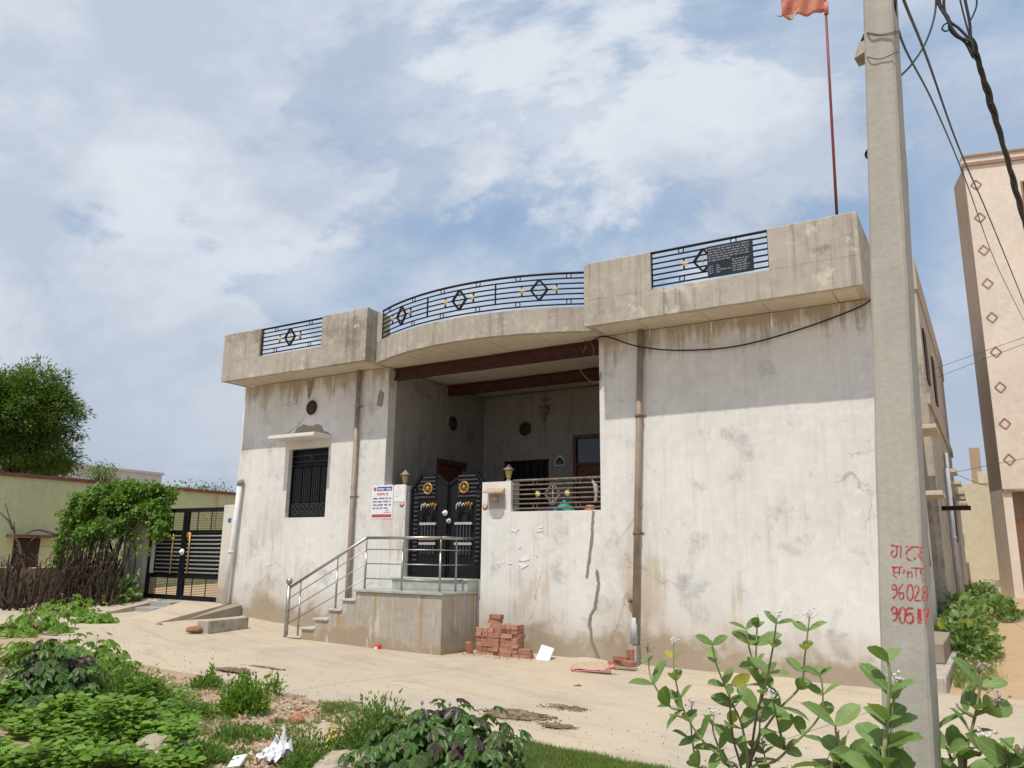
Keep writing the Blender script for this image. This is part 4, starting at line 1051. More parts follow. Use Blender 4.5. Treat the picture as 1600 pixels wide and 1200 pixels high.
# ---- scraps of dry dung and straw on the street
def heap(px, py, w, d, h, label, n=26, mt='dung', cat='litter'):
    c = onZ(px, py, gx(onZ(px, py, 0)[0])); o = thing('dry_litter', tuple(c), label, cat, 'dry litter scattered on the street')
    rr = random.Random(int(px)); m = MB(); N = 22
    for (fx, fy, fr) in [(0,0,1)]+[(rr.uniform(-.6,.6), rr.uniform(-.6,.6), rr.uniform(.3,.5)) for _ in range(3)]:
        vs = [(c[0]+fx*w/2, c[1]+fy*d/2, c[2]+.012+h*fr)]
        for i in range(N):
            a = 2*math.pi*i/N; kk = fr*(.55+.45*rr.random())
            vs += [(c[0]+fx*w/2+math.cos(a)*w/2*kk*.55, c[1]+fy*d/2+math.sin(a)*d/2*kk*.55, c[2]+.012+h*fr*rr.uniform(.2,.8)), (c[0]+fx*w/2+math.cos(a)*w/2*kk, c[1]+fy*d/2+math.sin(a)*d/2*kk, c[2]+.006)]
        fs = [(0, 1+2*i, 1+2*((i+1)%N)) for i in range(N)]+[(1+2*i, 2+2*i, 2+2*((i+1)%N), 1+2*((i+1)%N)) for i in range(N)]
        if n > 10: m.add(vs, fs)
    for k in range(n*3):
        a = rr.uniform(0, 6.28); r = 1.15*rr.random()**.6; x = c[0]+w/2*r*math.cos(a); y = c[1]+d/2*r*math.sin(a); z = c[2]+.010+h*max(0, 1-r)*rr.random()
        s = rr.uniform(.006,.024); t_ = rr.uniform(0, 3.14)
        m.obox((x,y,z), (math.cos(t_)*s, math.sin(t_)*s, rr.uniform(-.006,.006)), (-math.sin(t_)*s*.25, math.cos(t_)*s*.25, 0), (0,0,rr.uniform(.002,.006)))
    b = m.build('scraps', MATS[mt], o); b['kind'] = 'stuff'
heap(808, 1119, .9, .42, .06, 'largest dark heap of dry litter on the street right of the dark bush', 70)
heap(880, 1107, .6, .3, .02, 'thin patch of dry litter on the street nearest the brick stack', 36)
heap(868, 1135, .4, .22, .02, 'small patch of dry litter close to the grass edge', 22)
heap(367, 1048, .7, .35, .025, 'reddish patch of dry litter on the street left of the steps', 44)
heap(412, 1044, .9, .12, .02, 'line of small dry crumbs on the street left of the steps', 14)
heap(903, 1073, .12, .08, .03, 'single dark leaf scrap on the street in front of the sack', 4)

# ================================================================== ALLEY GATE, RAMP, LEFT SIDE
ag = thing('alley_gate', (-16.3,.1,.5), 'black double alley gate with silver strips and gold rods left of the house', 'gate')
gy = .10; SV = MATS['silver_paint']; GD = MATS['gold_paint']
def alley_leaf(x0, x1, side):
    z0, z1 = .52, 2.62; f = .085
    m = MB()
    m.box(x0,x0+f,gy-.03,gy+.03,z0,z1); m.box(x1-f,x1,gy-.03,gy+.03,z0,z1)
    for a, b in ((z0,z0+.10),(1.0,1.09),(2.03,2.11),(z1-.09,z1)): m.box(x0+f,x1-f,gy-.029,gy+.029,a,b)
    lf = m.build('gate_leaf', BK, ag)
    for k in range(10):
        z = z0+.13+k*.037; MB().bar((x0+f,gy,z),(x1-f,gy,z),.010).build('thin_bar', BK, lf)
    for k in range(11):
        z = 2.14+k*.038; MB().bar((x0+f,gy,z),(x1-f,gy,z),.009).build('thin_bar', BK, lf)
    for q in (.28,.62): 
        x = x0+(x1-x0)*q; MB().bar((x,gy,z0+.1),(x,gy,1.0),.016).build('upright', BK, lf); MB().bar((x,gy,2.11),(x,gy,z1-.09),.016).build('upright', BK, lf)
    xa = x0+f+(.24 if side == 'l' else .02); xb = x1-f-.02
    MB().box(x0+f,x1-f,gy+.02,gy+.026,1.09,2.03).build('back_sheet', MATS['dark_grille'], lf)
    for k in range(10):
        z = 1.14+k*.093; MB().box(xa,xb,gy-.025,gy+.01,z-.015,z+.015).build('silver_strip', SV, lf)
    if side == 'l':
        for k in range(5): MB().bar((x0+f+.03+k*.042,gy-.01,1.10),(x0+f+.03+k*.042,gy-.01,2.02),.026,.03).build('white_upright', MATS['white_paint'], lf)
        MB().box(xa-.06,xa,gy-.03,gy+.01,1.09,2.03).build('upright', BK, lf)
    xg = xa+(xb-xa)*(.70 if side == 'l' else .10)
    MB().tube([(xg,gy-.05,1.10),(xg,gy-.05,2.02)], .018, 8).build('gold_rod', GD, lf)
    for k in range(10): MB().lathe([(.016,0),(.014,-.02),(.001,-.025)], (xa+.02 if side == 'l' else xb-.06, gy-.026, 1.14+k*.093), 8, 'y').build('stud', SV, lf)
    xm = x0+(x1-x0)*.55
    star(np.array([xm,gy-.04,2.38]), np.array([1.,0,0]), np.array([0,0,1.]), .10).build('gold_flower', GD, lf)
alley_leaf(-17.66, -16.36, 'l'); alley_leaf(-16.34, -14.93, 'r')
MB().lathe([(.07,0),(.08,-.02),(.03,-.04),(.04,-.07),(.001,-.08)], (-16.36,gy-.03,1.60), 14, 'y').build('handle', MATS['white_paint'], ag)
MB().lathe([(.08,0),(.085,-.02),(.03,-.03)], (-16.17,gy-.03,1.98), 12, 'y').build('lion_knob', GD, ag)
gp_ = thing('gate_pillar', (-14.76,.1,0), 'white pillar between the alley gate and the house', 'pillar')
MB().box(-14.92,-14.585,-.02,.3,.2,2.66).build('pillar', MATS['white_plaster'], gp_, bevel=.01)
MB().box(-14.74,-14.64,-.028,-.021,2.27,2.36).build('number_plate', MATS['enamel_blue'], gp_)
lp = thing('gate_pillar', (-18.0,.1,0), 'tall whitewashed wall end left of the alley gate under the creeper', 'pillar')
MB().box(-18.55,-17.68,-.02,.35,.0,2.45).build('pillar', MATS['white_plaster'], lp, bevel=.01)
gp2 = thing('drain_pipe', (-18.2,-.1,.5), 'white wall pipe with a grey valve left of the alley gate', 'drainpipe')
MB().tube([(-18.34,-.08,2.3),(-18.24,-.08,.55)], .05, 10).build('pipe', MATS['pipe_white'], gp2)
MB().lathe([(.07,-.2),(.075,0),(.07,.25)], (-18.25,-.09,.75), 10).build('sleeve', MATS['pipe_grey'], gp2); MB().lathe([(.06,0),(.06,-.05)], (-18.22,-.15,1.05), 10, 'y').build('valve', BK, gp2)

rp = thing('gate_ramp', (-15.8,-1,.3), 'concrete ramp with a sunken step leading up to the alley gate', 'ramp')
CR = MATS['road_concrete']
def wedge(x0, x1, ya, yb, za, zb, xs0=0, xs1=0):
    """sloping slab from (ya,za) at the street to (yb,zb) at the gate; xs shifts the lower edge"""
    return MB().add([(x0+xs0,ya,0),(x1+xs1,ya,0),(x1,yb,0),(x0,yb,0),(x0+xs0,ya,za),(x1+xs1,ya,za),(x1,yb,zb),(x0,yb,zb)], [(0,3,2,1),(4,5,6,7),(0,1,5,4),(1,2,6,5),(2,3,7,6),(3,0,4,7)])
wedge(-17.8,-16.75,-1.75,-.06,.30,.51,.25,.35).build('ramp_slab', CR, rp)
wedge(-15.95,-14.45,-2.0,-.06,.26,.515,.75,.35).build('ramp_slab', CR, rp)
MB().box(-16.75,-15.94,-.42,-.06,0,.49).build('sunk_step', MATS['grey_patch'], rp); MB().box(-16.75,-15.9,-.85,-.422,0,.385).build('sunk_step', MATS['grey_patch'], rp)
wedge(-16.6,-15.6,-1.9,-.852,.27,.30,.3,.3).build('ramp_slab', CR, rp)
MB().box(-17.75,-14.93,-.058,.25,0,.512).build('sill', CR, rp)
wedge(-14.44,-14.05,-1.6,-.03,.20,.50,.2,-.2).build('broken_edge', MATS['bare_cement'], rp)
kb = thing('kerb_block', (-13.2,-1.4,.2), 'low rough concrete block lying at the left foot of the house', 'kerb')
a, b = onZ(325,985,.2), onZ(388,981,.16)
dvec = np.array([b[0]-a[0], b[1]-a[1], 0]); Lk = np.linalg.norm(dvec); dvec /= Lk; nv_ = np.array([-dvec[1], dvec[0], 0])
MB().obox((np.array(a)+b)/2+nv_*.14+[0,0,.06], dvec*Lk/2, nv_*.14, np.array([0,0,.13])).build('block', MATS['cornice_plaster'], kb, bevel=.02)

# ---- green building across, its window
gb = thing('green_building', (-24,2,0), 'pale green flat-roofed building with a red coping behind the creeper', 'building')
MB().box(-30,-24,-9,9.2,-.2,3.66).build('wall', MATS['green_plaster'], gb)
MB().box(-30.1,-23.92,-9.1,9.3,3.662,3.76).build('coping', MATS['coping_red'], gb)
wa, wb = .12, .86
w_ = MB().box(-24.02,-23.99,wa,wb,1.05,1.93).build('window', MATS['shutter_brown'], gb)
for k in range(2): MB().box(-23.99,-23.97,wa+.03+k*.37,wa+.35+k*.37,1.08,1.90).build('shutter', MATS['shutter_brown'], w_)
MB().box(-24,-23.62,wa-.22,wb+.32,1.95,2.02).build('window_ledge', MATS['coping_red'], gb)
MB().tube([(-23.93,3.1,3.6),(-23.93,3.0,2.6)], .02, 6).build('thin_pipe', MATS['pipe_white'], gb)
MB().tube([(-23.93,6.9,3.6),(-23.93,6.9,2.4)], .015, 6).build('thin_pipe', MATS['lamp_yellow'], gb)
mw = thing('mud_wall', (-20.4,-1.5,0), 'crumbling brown mud brick wall behind the dry brush fence', 'wall')
m = MB(); vs = []; N = 30
for i in range(N+1):
    y = -8+9.2*i/N; zt = 1.18+.05*mnoise.noise(Vector((y*2,0,0)))+.04*mnoise.noise(Vector((y*7,1,0)))
    vs += [(-20.2,y,0),(-20.2,y,zt),(-20.55,y,zt),(-20.55,y,0)]
fs = [(i*4+k,i*4+(k+1)%4,i*4+4+(k+1)%4,i*4+4+k) for i in range(N) for k in range(4)]+[(0,3,2,1),tuple(N*4+k for k in range(4))]
m.add(vs, [tuple(reversed(f)) for f in fs]).build('wall', MATS['mud_plaster'], mw)
fb = thing('far_building', (-46,14,0), 'long grey white roofline far behind the green building', 'building')
q0, q1 = onX(100,727,-46), onX(253,745,-46)
MB().box(-52,-46,q0[1]-4,q1[1],0,q0[2]).build('wall', MATS['far_plaster'], fb)
MB().box(-52.1,-45.9,q0[1]-4.1,q1[1]+.1,q0[2]+.002,q0[2]+.15).build('coping', MATS['far_plaster'], fb)
fb2 = thing('far_building', (-60,14,0), 'small pale block showing behind the neem tree crown', 'building')
q0, q1 = onX(88,690,-60), onX(110,690,-60)
MB().box(-64,-60,q0[1]-1,q1[1],0,q0[2]).build('wall', MATS['far_plaster'], fb2); MB().box(-64.1,-59.9,q0[1]-1.2,q1[1]+.2,q0[2]+.002,q0[2]+.2).build('coping', MATS['far_plaster'], fb2)

# ================================================================== LANE ON THE RIGHT
ne = thing('neighbour_house', (-5,14,0), 'taller weathered two-storey house behind on the left of the lane', 'house')
MB().box(-9,-1.0,8.35,20,-.3,8.0).build('wall', MATS['cornice_plaster'], ne)
MB().box(-9.05,-.97,8.3,20.05,8.002,8.75).build('parapet', MATS['plaster'], ne)
MB().box(-1.0,-.94,8.352,20,5.2,5.45).build('floor_band', MATS['cornice_plaster'], ne)
for y in (9.0,12.2): MB().box(-.999,-.96,y,y+.9,5.9,7.2).build('window', MATS['shutter_brown'], ne)
for y, z in ((13.2,4.05),(16.4,3.98),(19.1,3.85)): MB().box(-1.0,-.72,y,y+1.3,z,z+.10).build('window_ledge', MATS['soffit_stone'], ne)
for y in (13.4,16.6): MB().box(-.999,-.97,y,y+.9,2.2,3.6).build('window', MATS['shutter_brown'], ne)
ne2 = thing('neighbour_house', (-5,24,0), 'low house far down the lane with jutting stone ledges', 'house')
MB().box(-9,-1.05,20.1,25.5,-.3,4.6).build('wall', MATS['white_plaster'], ne2)
for y, z in ((20.9,3.8),(23.2,3.72)): MB().box(-1.05,-.74,y,y+1.2,z,z+.09).build('window_ledge', MATS['soffit_stone'], ne2)
# ledges and windows on this house's lane side
for y, z in ((6.55,4.36),(6.3,2.94)):
    MB().box(XR+.001,-.80,y,y+1.35,z,z+.09).build('side_ledge', MATS['soffit_stone'], house, bevel=.006)
for y, z0, z1 in ((6.5,3.0,4.2),(6.3,1.4,2.8)): MB().box(XR,XR+.01,y+.25,y+1.1,z0+.1,z1).build('side_window', MATS['shutter_brown'], house)
bmn = thing('steel_joist', (-.7,9.6,2.7), 'dark steel joist end jutting into the lane above the shrubs', 'beam')
m = MB(); q = onY(1517,793,9.6); x1 = q[0]; z = q[2]
m.box(-1.0,x1,9.55,9.72,z-.06,z-.045); m.box(-1.0,x1,9.55,9.72,z+.03,z+.045); m.box(-1.0,x1,9.62,9.65,z-.045,z+.03); m.build('joist', MATS['shutter_brown'], bmn)
for k, (y, lb) in enumerate(((11.6,'nearer of two grey pipes running up the lane wall'),(12.4,'farther of two grey pipes running up the lane wall'))):
    o = thing('lane_pipe', (-.88,y,.3), lb, 'pipe', 'pipes on the lane wall'); MB().tube([(-.90,y,.2),(-.90,y,4.0+.5*k)], .055, 10).build('pipe', MATS['pipe_grey'], o)
    MB().lathe([(.065,-.05),(.068,0),(.065,.05)], (-.9,y,2.2), 10).build('joint', MATS['pipe_grey'], o)
plh = thing('lane_plinth', (-.9,2,0), 'low concrete plinth along the lane side of the house behind the pole', 'plinth')
MB().box(XR+.003,-.72,.3,4.0,-.3,.12).build('slab', MATS['cornice_plaster'], plh, bevel=.02); MB().box(XR+.003,-.80,1.8,4.0,.122,.42).build('step', MATS['bare_cement'], plh, bevel=.02)

# cream house at the end of the lane
ch = thing('cream_house', (0,27,.4), 'cream yellow house closing the end of the lane', 'house')
def cY(px, py): return onY(px, py, 27)
c0, c1, c2 = cY(1488,757), cY(1529,757), cY(1552,736)
wall_holes(c0[0]-1.5, 4.5, .2, c0[2], 27, 27.3, [(cY(1494,880)[0]-.2, cY(1503,880)[0], cY(1500,880)[2], cY(1500,838)[2])]).build('wall', MATS['cream_plaster'], ch)
MB().box(c1[0],4.5,26.98,27.3,c0[2]+.002,c2[2]).build('parapet', MATS['cream_plaster'], ch)
MB().box(cY(1495,880)[0]-.3, cY(1503,880)[0]-.1, 27.15,27.2, cY(1500,880)[2], cY(1500,838)[2]).build('window', MATS['shutter_brown'], ch)
MB().box(cY(1492,838)[0]-.2, cY(1506,838)[0], 26.8,27, cY(1500,838)[2], cY(1500,833)[2]).build('window_ledge', MATS['cream_plaster'], ch)
q0, q1 = onY(1513,700,31), onY(1530,700,31)
MB().box(q0[0],q1[0],31,31.6,.3,q0[2]).build('stair_tower', MATS['canopy_tan'], ch)
# pink building
pb = thing('pink_building', (.3,18,.6), 'tall pale pink building with brown diamond outlines on the right edge', 'building')
ph = R(13); PU = np.array([math.cos(ph), math.sin(ph), 0]); PV = np.array([-math.sin(ph), math.cos(ph), 0]); PC = np.array([.40, 18, 0.])
def pbx(u0, u1, v0, v1, z0, z1, name, mt, parent=pb, bevel=0):
    c = PC+PU*(u0+u1)/2+PV*(v0+v1)/2+np.array([0,0,(z0+z1)/2])
    return MB().obox(c, PU*(u1-u0)/2, PV*(v1-v0)/2, np.array([0,0,(z1-z0)/2])).build(name, mt, parent, bevel)
ZO, ZT = 3.9, 15.25
pbx(.0,12,.02,1.6,ZO,ZT,'upper_storeys', MATS['brown_plaster'])
fr = pbx(.0,12,-.03,.018,ZO,ZT,'front_face', MATS['pink_plaster'])
pbx(-.03,12.1,-.10,.3,ZT+.002,ZT+.12,'cornice', MATS['trim_brown']); pbx(-.03,12.1,-.07,.3,ZT+.122,ZT+.32,'cornice', MATS['pink_plaster'])
pbx(-.03,12.1,-.12,.3,ZT+.322,ZT+.40,'cornice', MATS['trim_brown'])
pbx(0,.26,.02,1.6,.2,ZO-.002,'side_wall', MATS['pink_plaster']); pbx(.262,12,1.3,1.6,.2,ZO-.002,'lower_wall', MATS['tan_plaster'])
pbx(.262,12,.9,1.299,ZO-.9,ZO-.002,'shade_slab', MATS['brown_plaster'])  # brown slab standing in for the shade at the recessed wall's top
pbx(0,12,-.06,.02,ZO-.10,ZO-.003,'edge_band', MATS['brown_plaster'])
DPX = [(1525,289),(1531,340),(1537,391),(1543,443),(1550,496),(1556,550),(1563,605),(1570,662),(1577,718)]
for (dx_, dy_) in DPX:
    d_ = ray(dx_, dy_); nrm = -PV; k = ((PC-PV*.03-CAM)@nrm)/(d_@nrm); c = CAM+d_*k
    hw, hh = .165, .18; q = [c+PU*hw, c+np.array([0,0,hh]), c-PU*hw, c-np.array([0,0,hh])]; m = MB()
    for i in range(4): m.bar(q[i], q[(i+1)%4], .036, .035, up=PV)
    m.build('diamond_outline', MATS['trim_brown'], pb)
d_ = ray(1596, 300); k = ((PC-PV*.03-CAM)@(-PV))/(d_@(-PV)); c = CAM+d_*k; uu = float((c-PC)@PU)
wn = pbx(uu,uu+1.3,-.06,-.031,c[2]-.9,c[2]+.4,'window', MATS['trim_brown']); 
for a in (.06,.69): pbx(uu+a,uu+a+.55,-.075,-.061,c[2]-.84,c[2]+.34,'pane', MATS['dark_glass'], wn)
pbx(uu-.02,uu+2,-.6,-.031,c[2]-1.55,c[2]-1.45,'window_ledge', MATS['trim_brown'])

# ================================================================== POLE AND WIRES
PD = 3.6
b0 = onD(1424,1150,PD); b1 = onD(1375.5,0,PD); pdv = (b1-b0)/(b1[2]-b0[2])
def pole_c(z): return b0+pdv*(z-b0[2])
to = np.array([CAM[0]-b0[0], CAM[1]-b0[1], 0]); to /= np.linalg.norm(to)
an = R(-13); PN = np.array([to[0]*math.cos(an)-to[1]*math.sin(an), to[0]*math.sin(an)+to[1]*math.cos(an), 0]); PS_ = np.array([-PN[1], PN[0], 0])
if PS_@AR < 0: PS_ = -PS_
def pole_w(z): return .176-.0175*(z-1.0)
po_ = thing('utility_pole', tuple(pole_c(-.05)), 'tapered grey concrete utility pole with red painted writing at the right', 'utility pole')
m = MB(); vs = []; zs = list(np.linspace(-.3, 7.6, 60))
prj = random.Random(2)
for z in zs:
    c = pole_c(z); w = pole_w(z)/2; dp = .07; ch_ = .010
    for (a, b) in ((-w+ch_,-dp),(w-ch_,-dp),(w,-dp+ch_),(w,dp-ch_),(w-ch_,dp),(-w+ch_,dp),(-w,dp-ch_),(-w,-dp+ch_)):
        j = prj.uniform(-.0016,.0016); p = c+PS_*(a+j)-PN*b*1.0+PN*0; vs.append(p)
n = 8; fs = [(i*n+k, i*n+(k+1)%n, (i+1)*n+(k+1)%n, (i+1)*n+k) for i in range(len(zs)-1) for k in range(n)]+[tuple(range(n-1,-1,-1)), tuple((len(zs)-1)*n+k for k in range(n))]
m.add(vs, fs); pm = m.build('shaft', MATS['pole_concrete'], po_)
def onpole(px, py, off=.0715):
    d_ = ray(px, py); c = pole_c(1.5)+PN*off; nrm = np.cross(PS_, pdv); nrm /= np.linalg.norm(nrm); k = ((c-CAM)@nrm)/(d_@nrm); return CAM+d_*k
if True:
    def Zp(x, y): return (1360+x/5, 820+y/5)
    def ell(cx, cy, rx, ry, a0=0, a1=360, n=14): return [(cx+rx*math.cos(R(a0+(a1-a0)*i/n)), cy+ry*math.sin(R(a0+(a1-a0)*i/n))) for i in range(n+1)]
    LINES = [
     [[(158,160),(240,167)],[(238,166),(236,215),(236,262)],[(206,165),(206,225),(190,250),(168,240),(165,212),(184,198)],
      [(276,170),(416,174)],[(330,174),(318,186),(288,202),(280,240),(296,270),(330,276),(354,252)],[(410,176),(388,198),(402,212),(386,226),(372,232),(396,262),(418,292)]],
     [[(165,331),(252,329)],[(194,334),(176,356),(196,372),(172,386),(206,412)],[(194,372),(226,370)],[(226,332),(226,394)],[(262,348),(264,366),(252,378)],[(290,346),(292,414)],[(292,378),(316,366),(326,384),(322,408)],[(318,336),(436,342)],[(356,338),(356,412)],[(420,346),(396,352),(392,376),(426,380),(402,398),(412,416),(434,428)],[(430,338),(436,314)]],
     [ell(186,487,17,20),[(204,484),(206,535),(192,560),(174,572)],[(254,464),(230,490),(220,530),(228,568),(246,580),(260,560),(256,534),(240,528),(224,544)],ell(310,528,24,62),[(344,494),(358,474),(374,482),(376,512),(360,550),(344,588),(396,590)],ell(428,502,19,24),ell(426,562,22,30)],
     [ell(186,668,20,26),[(206,662),(208,715),(196,740),(176,750)],ell(250,704,24,62),[(334,650),(286,656),(284,702),(312,690),(334,716),(330,752),(308,768),(280,756)],[(381,656),(383,710),(386,770)],[(404,664),(456,664),(440,715),(430,775)],[(424,716),(456,706)]]]
    ww = [.8,.7,.8,1.15]
    for li, L in enumerate(LINES):
        for si, s_ in enumerate(L):
            P = smooth([onpole(*Zp(*q)) for q in s_], 4); wd = .0036*ww[li]*(2.0 if li == 3 and si == 4 else 1)
            rr = random.Random(li*20+si); mb = MB(); vs = []
            for i, p in enumerate(P):
                tdir = np.array(P[min(i+1,len(P)-1)])-np.array(P[max(i-1,0)]); tdir /= np.linalg.norm(tdir)+1e-9
                sd_ = np.cross(PN, tdir); h = wd*rr.uniform(.55,1.1); vs += [p+sd_*h, p-sd_*h]
            mb.add(vs, [(2*i,2*i+1,2*i+3,2*i+2) for i in range(len(P)-1)]); ob = mb.build('painted_stroke', MATS['sign_red'], po_)
# fittings on the pole
c = onD(1352, 82, PD); hk = thing('lamp_fitting', tuple(c), 'small broken white lamp holder on the left edge of the pole', 'lamp')
e = onpole(1357,82,0)
MB().add([e+PS_*-.055+PN*.04+np.array([0,0,-.03]), e+PN*.05+np.array([0,0,-.02]), e+PN*-.05+np.array([0,0,-.02]), e+PS_*-.055-PN*.04+np.array([0,0,-.03]), e+PS_*-.03+PN*.03+np.array([0,0,.05]), e+PN*.03+np.array([0,0,.05]), e-PN*.03+np.array([0,0,.05]), e+PS_*-.03-PN*.03+np.array([0,0,.05])], [(0,3,2,1),(4,5,6,7),(0,1,5,4),(1,2,6,5),(2,3,7,6),(3,0,4,7)]).build('shade', MATS['lamp_grey'], hk)
MB().tube([e+PS_*-.02+np.array([0,0,.05]), e+np.array([0,0,.09])], .018, 8).build('holder', BK, hk)
ho = thing('iron_hook', tuple(onpole(1360,240,0)), 'small black iron ring hook on the left edge of the pole', 'hook')
e = onpole(1363,239,0); pts = [e+PS_*(-.028*math.sin(a))*1.0+np.array([0,0,.026*math.cos(a)]) for a in np.linspace(0, math.pi, 9)]; MB().tube(pts, .006, 6).build('hook', BK, ho)
bw_ = thing('binding_wire', tuple(onpole(1375,50,0)), 'thin wire bound around the pole near the top of the picture', 'wire')
for (ya, yb) in ((51,49),(53,52),(89,82)):
    MB().tube(smooth([onpole(1355,ya,.0), onpole(1356,ya,.078), onpole(1376,ya+3,.078), onpole(1400,yb,.076), onpole(1404,yb,0)],4), .0025, 5).build('turn', MATS['cable_grey'], bw_)

def wire(name, pts, r, mt, label, n=8, group=None):
    P = smooth(pts, n); return tag(MB().tube(P, r, 6).build(name, MATS[mt], org=P[0]), label, 'wire', group)
D1 = onD
wire('overhead_wire', [D1(1411,-60,3.7),D1(1403,45,3.7),D1(1460,165,5.5),D1(1510,285,9),D1(1560,420,16),D1(1620,540,22)], .006, 'cable_black', 'thin black wire tied to the pole and running down to the pink building')
wire('overhead_wire', [D1(1400,-40,4.2),D1(1414,5,4.5),D1(1450,95,6),D1(1500,235,9),D1(1550,350,14),D1(1615,510,20)], .009, 'cable_black', 'straight black wire crossing the looped wire right of the pole')
wire('overhead_wire', [D1(1463,-30,4),D1(1461,20,4),D1(1447,65,3.9),D1(1425,100,3.8),D1(1406,120,3.65)], .005, 'cable_black', 'wire looping down from the top to the right edge of the pole')
bun = thing('cable_bundle', tuple(D1(1520,80,6)), 'thick twisted bundle of black service cables at the upper right', 'cable')
core = smooth([D1(1518,62,6),D1(1530,100,6.2),D1(1546,155,6.6),D1(1565,220,7.2),D1(1585,290,8),D1(1604,360,9),D1(1625,430,10)], 14)
for k in range(3):
    pts = []
    for i, p in enumerate(core):
        a = i*.30+k*2.09; rr_ = .013+.006*math.sin(i*.23+k); pts.append(p+AR*rr_*math.cos(a)+AF*rr_*math.sin(a))
    MB().tube(pts, .0125, 6).build('cable', MATS['cable_black'], bun)
for k, pts in enumerate([[(1455,-20),(1467,8),(1478,26),(1488,45),(1500,58),(1518,66),(1522,84)],[(1465,-20),(1470,10),(1482,28),(1484,45),(1493,56),(1508,66),(1521,90)],[(1476,-20),(1475,12),(1483,32),(1498,44),(1512,58),(1519,63)],
                         [(1504,-20),(1510,10),(1515,35),(1517,60),(1520,70)],[(1496,-20),(1503,12),(1513,50),(1518,64)],[(1483,36),(1476,38),(1472,45),(1478,49),(1484,44),(1482,38)],[(1525,-10),(1526,8),(1520,25),(1515,33)]]):
    MB().tube(smooth([D1(x,y,5.9+.02*k) for x, y in pts],6), .010 if k < 4 else .006, 6).build('cable', MATS['cable_black'], bun)
for k, (ya, yb, lb) in enumerate(((577,520,'upper thin grey wire crossing the far end of the lane'),(592,530,'lower thin grey wire crossing the far end of the lane'))):
    wire('lane_wire', [D1(1458,ya,24),D1(1530,(ya+yb)/2+3,22),D1(1620,yb,18)], .006, 'cable_grey', lb, group='wires across the lane')
wire('lane_wire', [D1(1488,738,26),D1(1520,752,25),D1(1567,765,20),D1(1620,768,16)], .008, 'cable_grey', 'sagging wire in front of the cream house at the lane end')
wire('lane_wire', [D1(1492,738,26),D1(1540,728,24),D1(1625,712,18)], .006, 'cable_grey', 'rising wire over the roof of the cream house')

# ================================================================== VEGETATION
def unit(a): return a/(np.linalg.norm(a, axis=-1, keepdims=True)+1e-9)
TPL = {
 'diamond': (np.array([[0,0,0],[.45,.5,.10],[1,0,0],[.45,-.5,.10]]), [(0,3,2,1)]),
 'oval': (np.array([[0,0,0],[.25,.42,.07],[.25,0,0],[.25,-.42,.07],[.66,.47,.06],[.66,0,-.03],[.66,-.47,.06],[1,0,-.10]]),
          [(0,2,1),(0,3,2),(1,2,5,4),(2,3,6,5),(4,5,7),(5,6,7)]),
 'broad': (np.array([[0,0,0],[.10,.20,.03],[.10,0,0],[.10,-.20,.03],[.32,.43,.06],[.32,0,0],[.32,-.43,.06],[.60,.48,.05],[.60,0,-.02],[.60,-.48,.05],[.84,.33,.0],[.84,0,-.06],[.84,-.33,.0],[1,0,-.12]]),
          [(0,2,1),(0,3,2)]+[q for k in (1,4,7) for q in ((k,k+1,k+4,k+3),(k+1,k+2,k+5,k+4))]+[(10,11,13),(11,12,13)]),
 'blade': (np.array([[0,.5,0],[0,-.5,0],[.5,.38,-.02],[.5,-.38,-.02],[1,0,-.18]]), [(1,0,2,3),(3,2,4)]),
}
def leaf_mesh(name, C, A, U, L, Wd, tpl, mt, parent=None, org=None):
    """one mesh of many leaves: centres C, axis A, approx normal U, length L, width Wd"""
    V0, F0 = TPL[tpl]; C = np.asarray(C, float); n = len(C)
    A = unit(np.asarray(A, float)); U = np.asarray(U, float); Sd = unit(np.cross(U, A)); U = np.cross(A, Sd)
    L = np.broadcast_to(np.asarray(L, float).reshape(-1,1,1), (n,1,1)); Wd = np.broadcast_to(np.asarray(Wd, float).reshape(-1,1,1), (n,1,1))
    v = C[:,None,:] + A[:,None,:]*V0[None,:,0:1]*L + Sd[:,None,:]*V0[None,:,1:2]*Wd + U[:,None,:]*V0[None,:,2:3]*L
    o = np.zeros(3)
    if parent is not None:
        q = parent
        while q.parent is not None: q = q.parent
        o = ORG.get(q.name, np.array(q.location))
    elif org is not None: o = np.array(org, float)
    v = v.reshape(-1,3)-o; k = len(V0)
    me = bpy.data.meshes.new(name)
    loops = []; starts = []; tot = 0; sizes = [len(f) for f in F0]
    idx = np.concatenate([np.array(f) for f in F0])
    allidx = (np.arange(n)[:,None]*k + idx[None,:]).ravel()
    st = np.concatenate([[0], np.cumsum(sizes)[:-1]]); allst = (np.arange(n)[:,None]*len(idx) + st[None,:]).ravel()
    me.vertices.add(len(v)); me.vertices.foreach_set('co', v.ravel())
    me.loops.add(len(allidx)); me.loops.foreach_set('vertex_index', allidx)
    me.polygons.add(n*len(F0)); me.polygons.foreach_set('loop_start', allst)
    me.polygons.foreach_set('use_smooth', np.ones(n*len(F0), bool))
    uv = me.uv_layers.new(name='leaf'); tuv = np.stack([V0[idx,0], V0[idx,1]+.5], axis=1); uv.data.foreach_set('uv', np.tile(tuv, (n,1)).ravel())
    me.update(calc_edges=True)
    me.materials.append(MATS[mt])
    ob = link(name, me, parent, None if parent is not None else tuple(o))
    if parent is None: ORG[ob.name] = o
    return ob
def rdir(n, g=rng): return unit(g.normal(size=(n,3)))

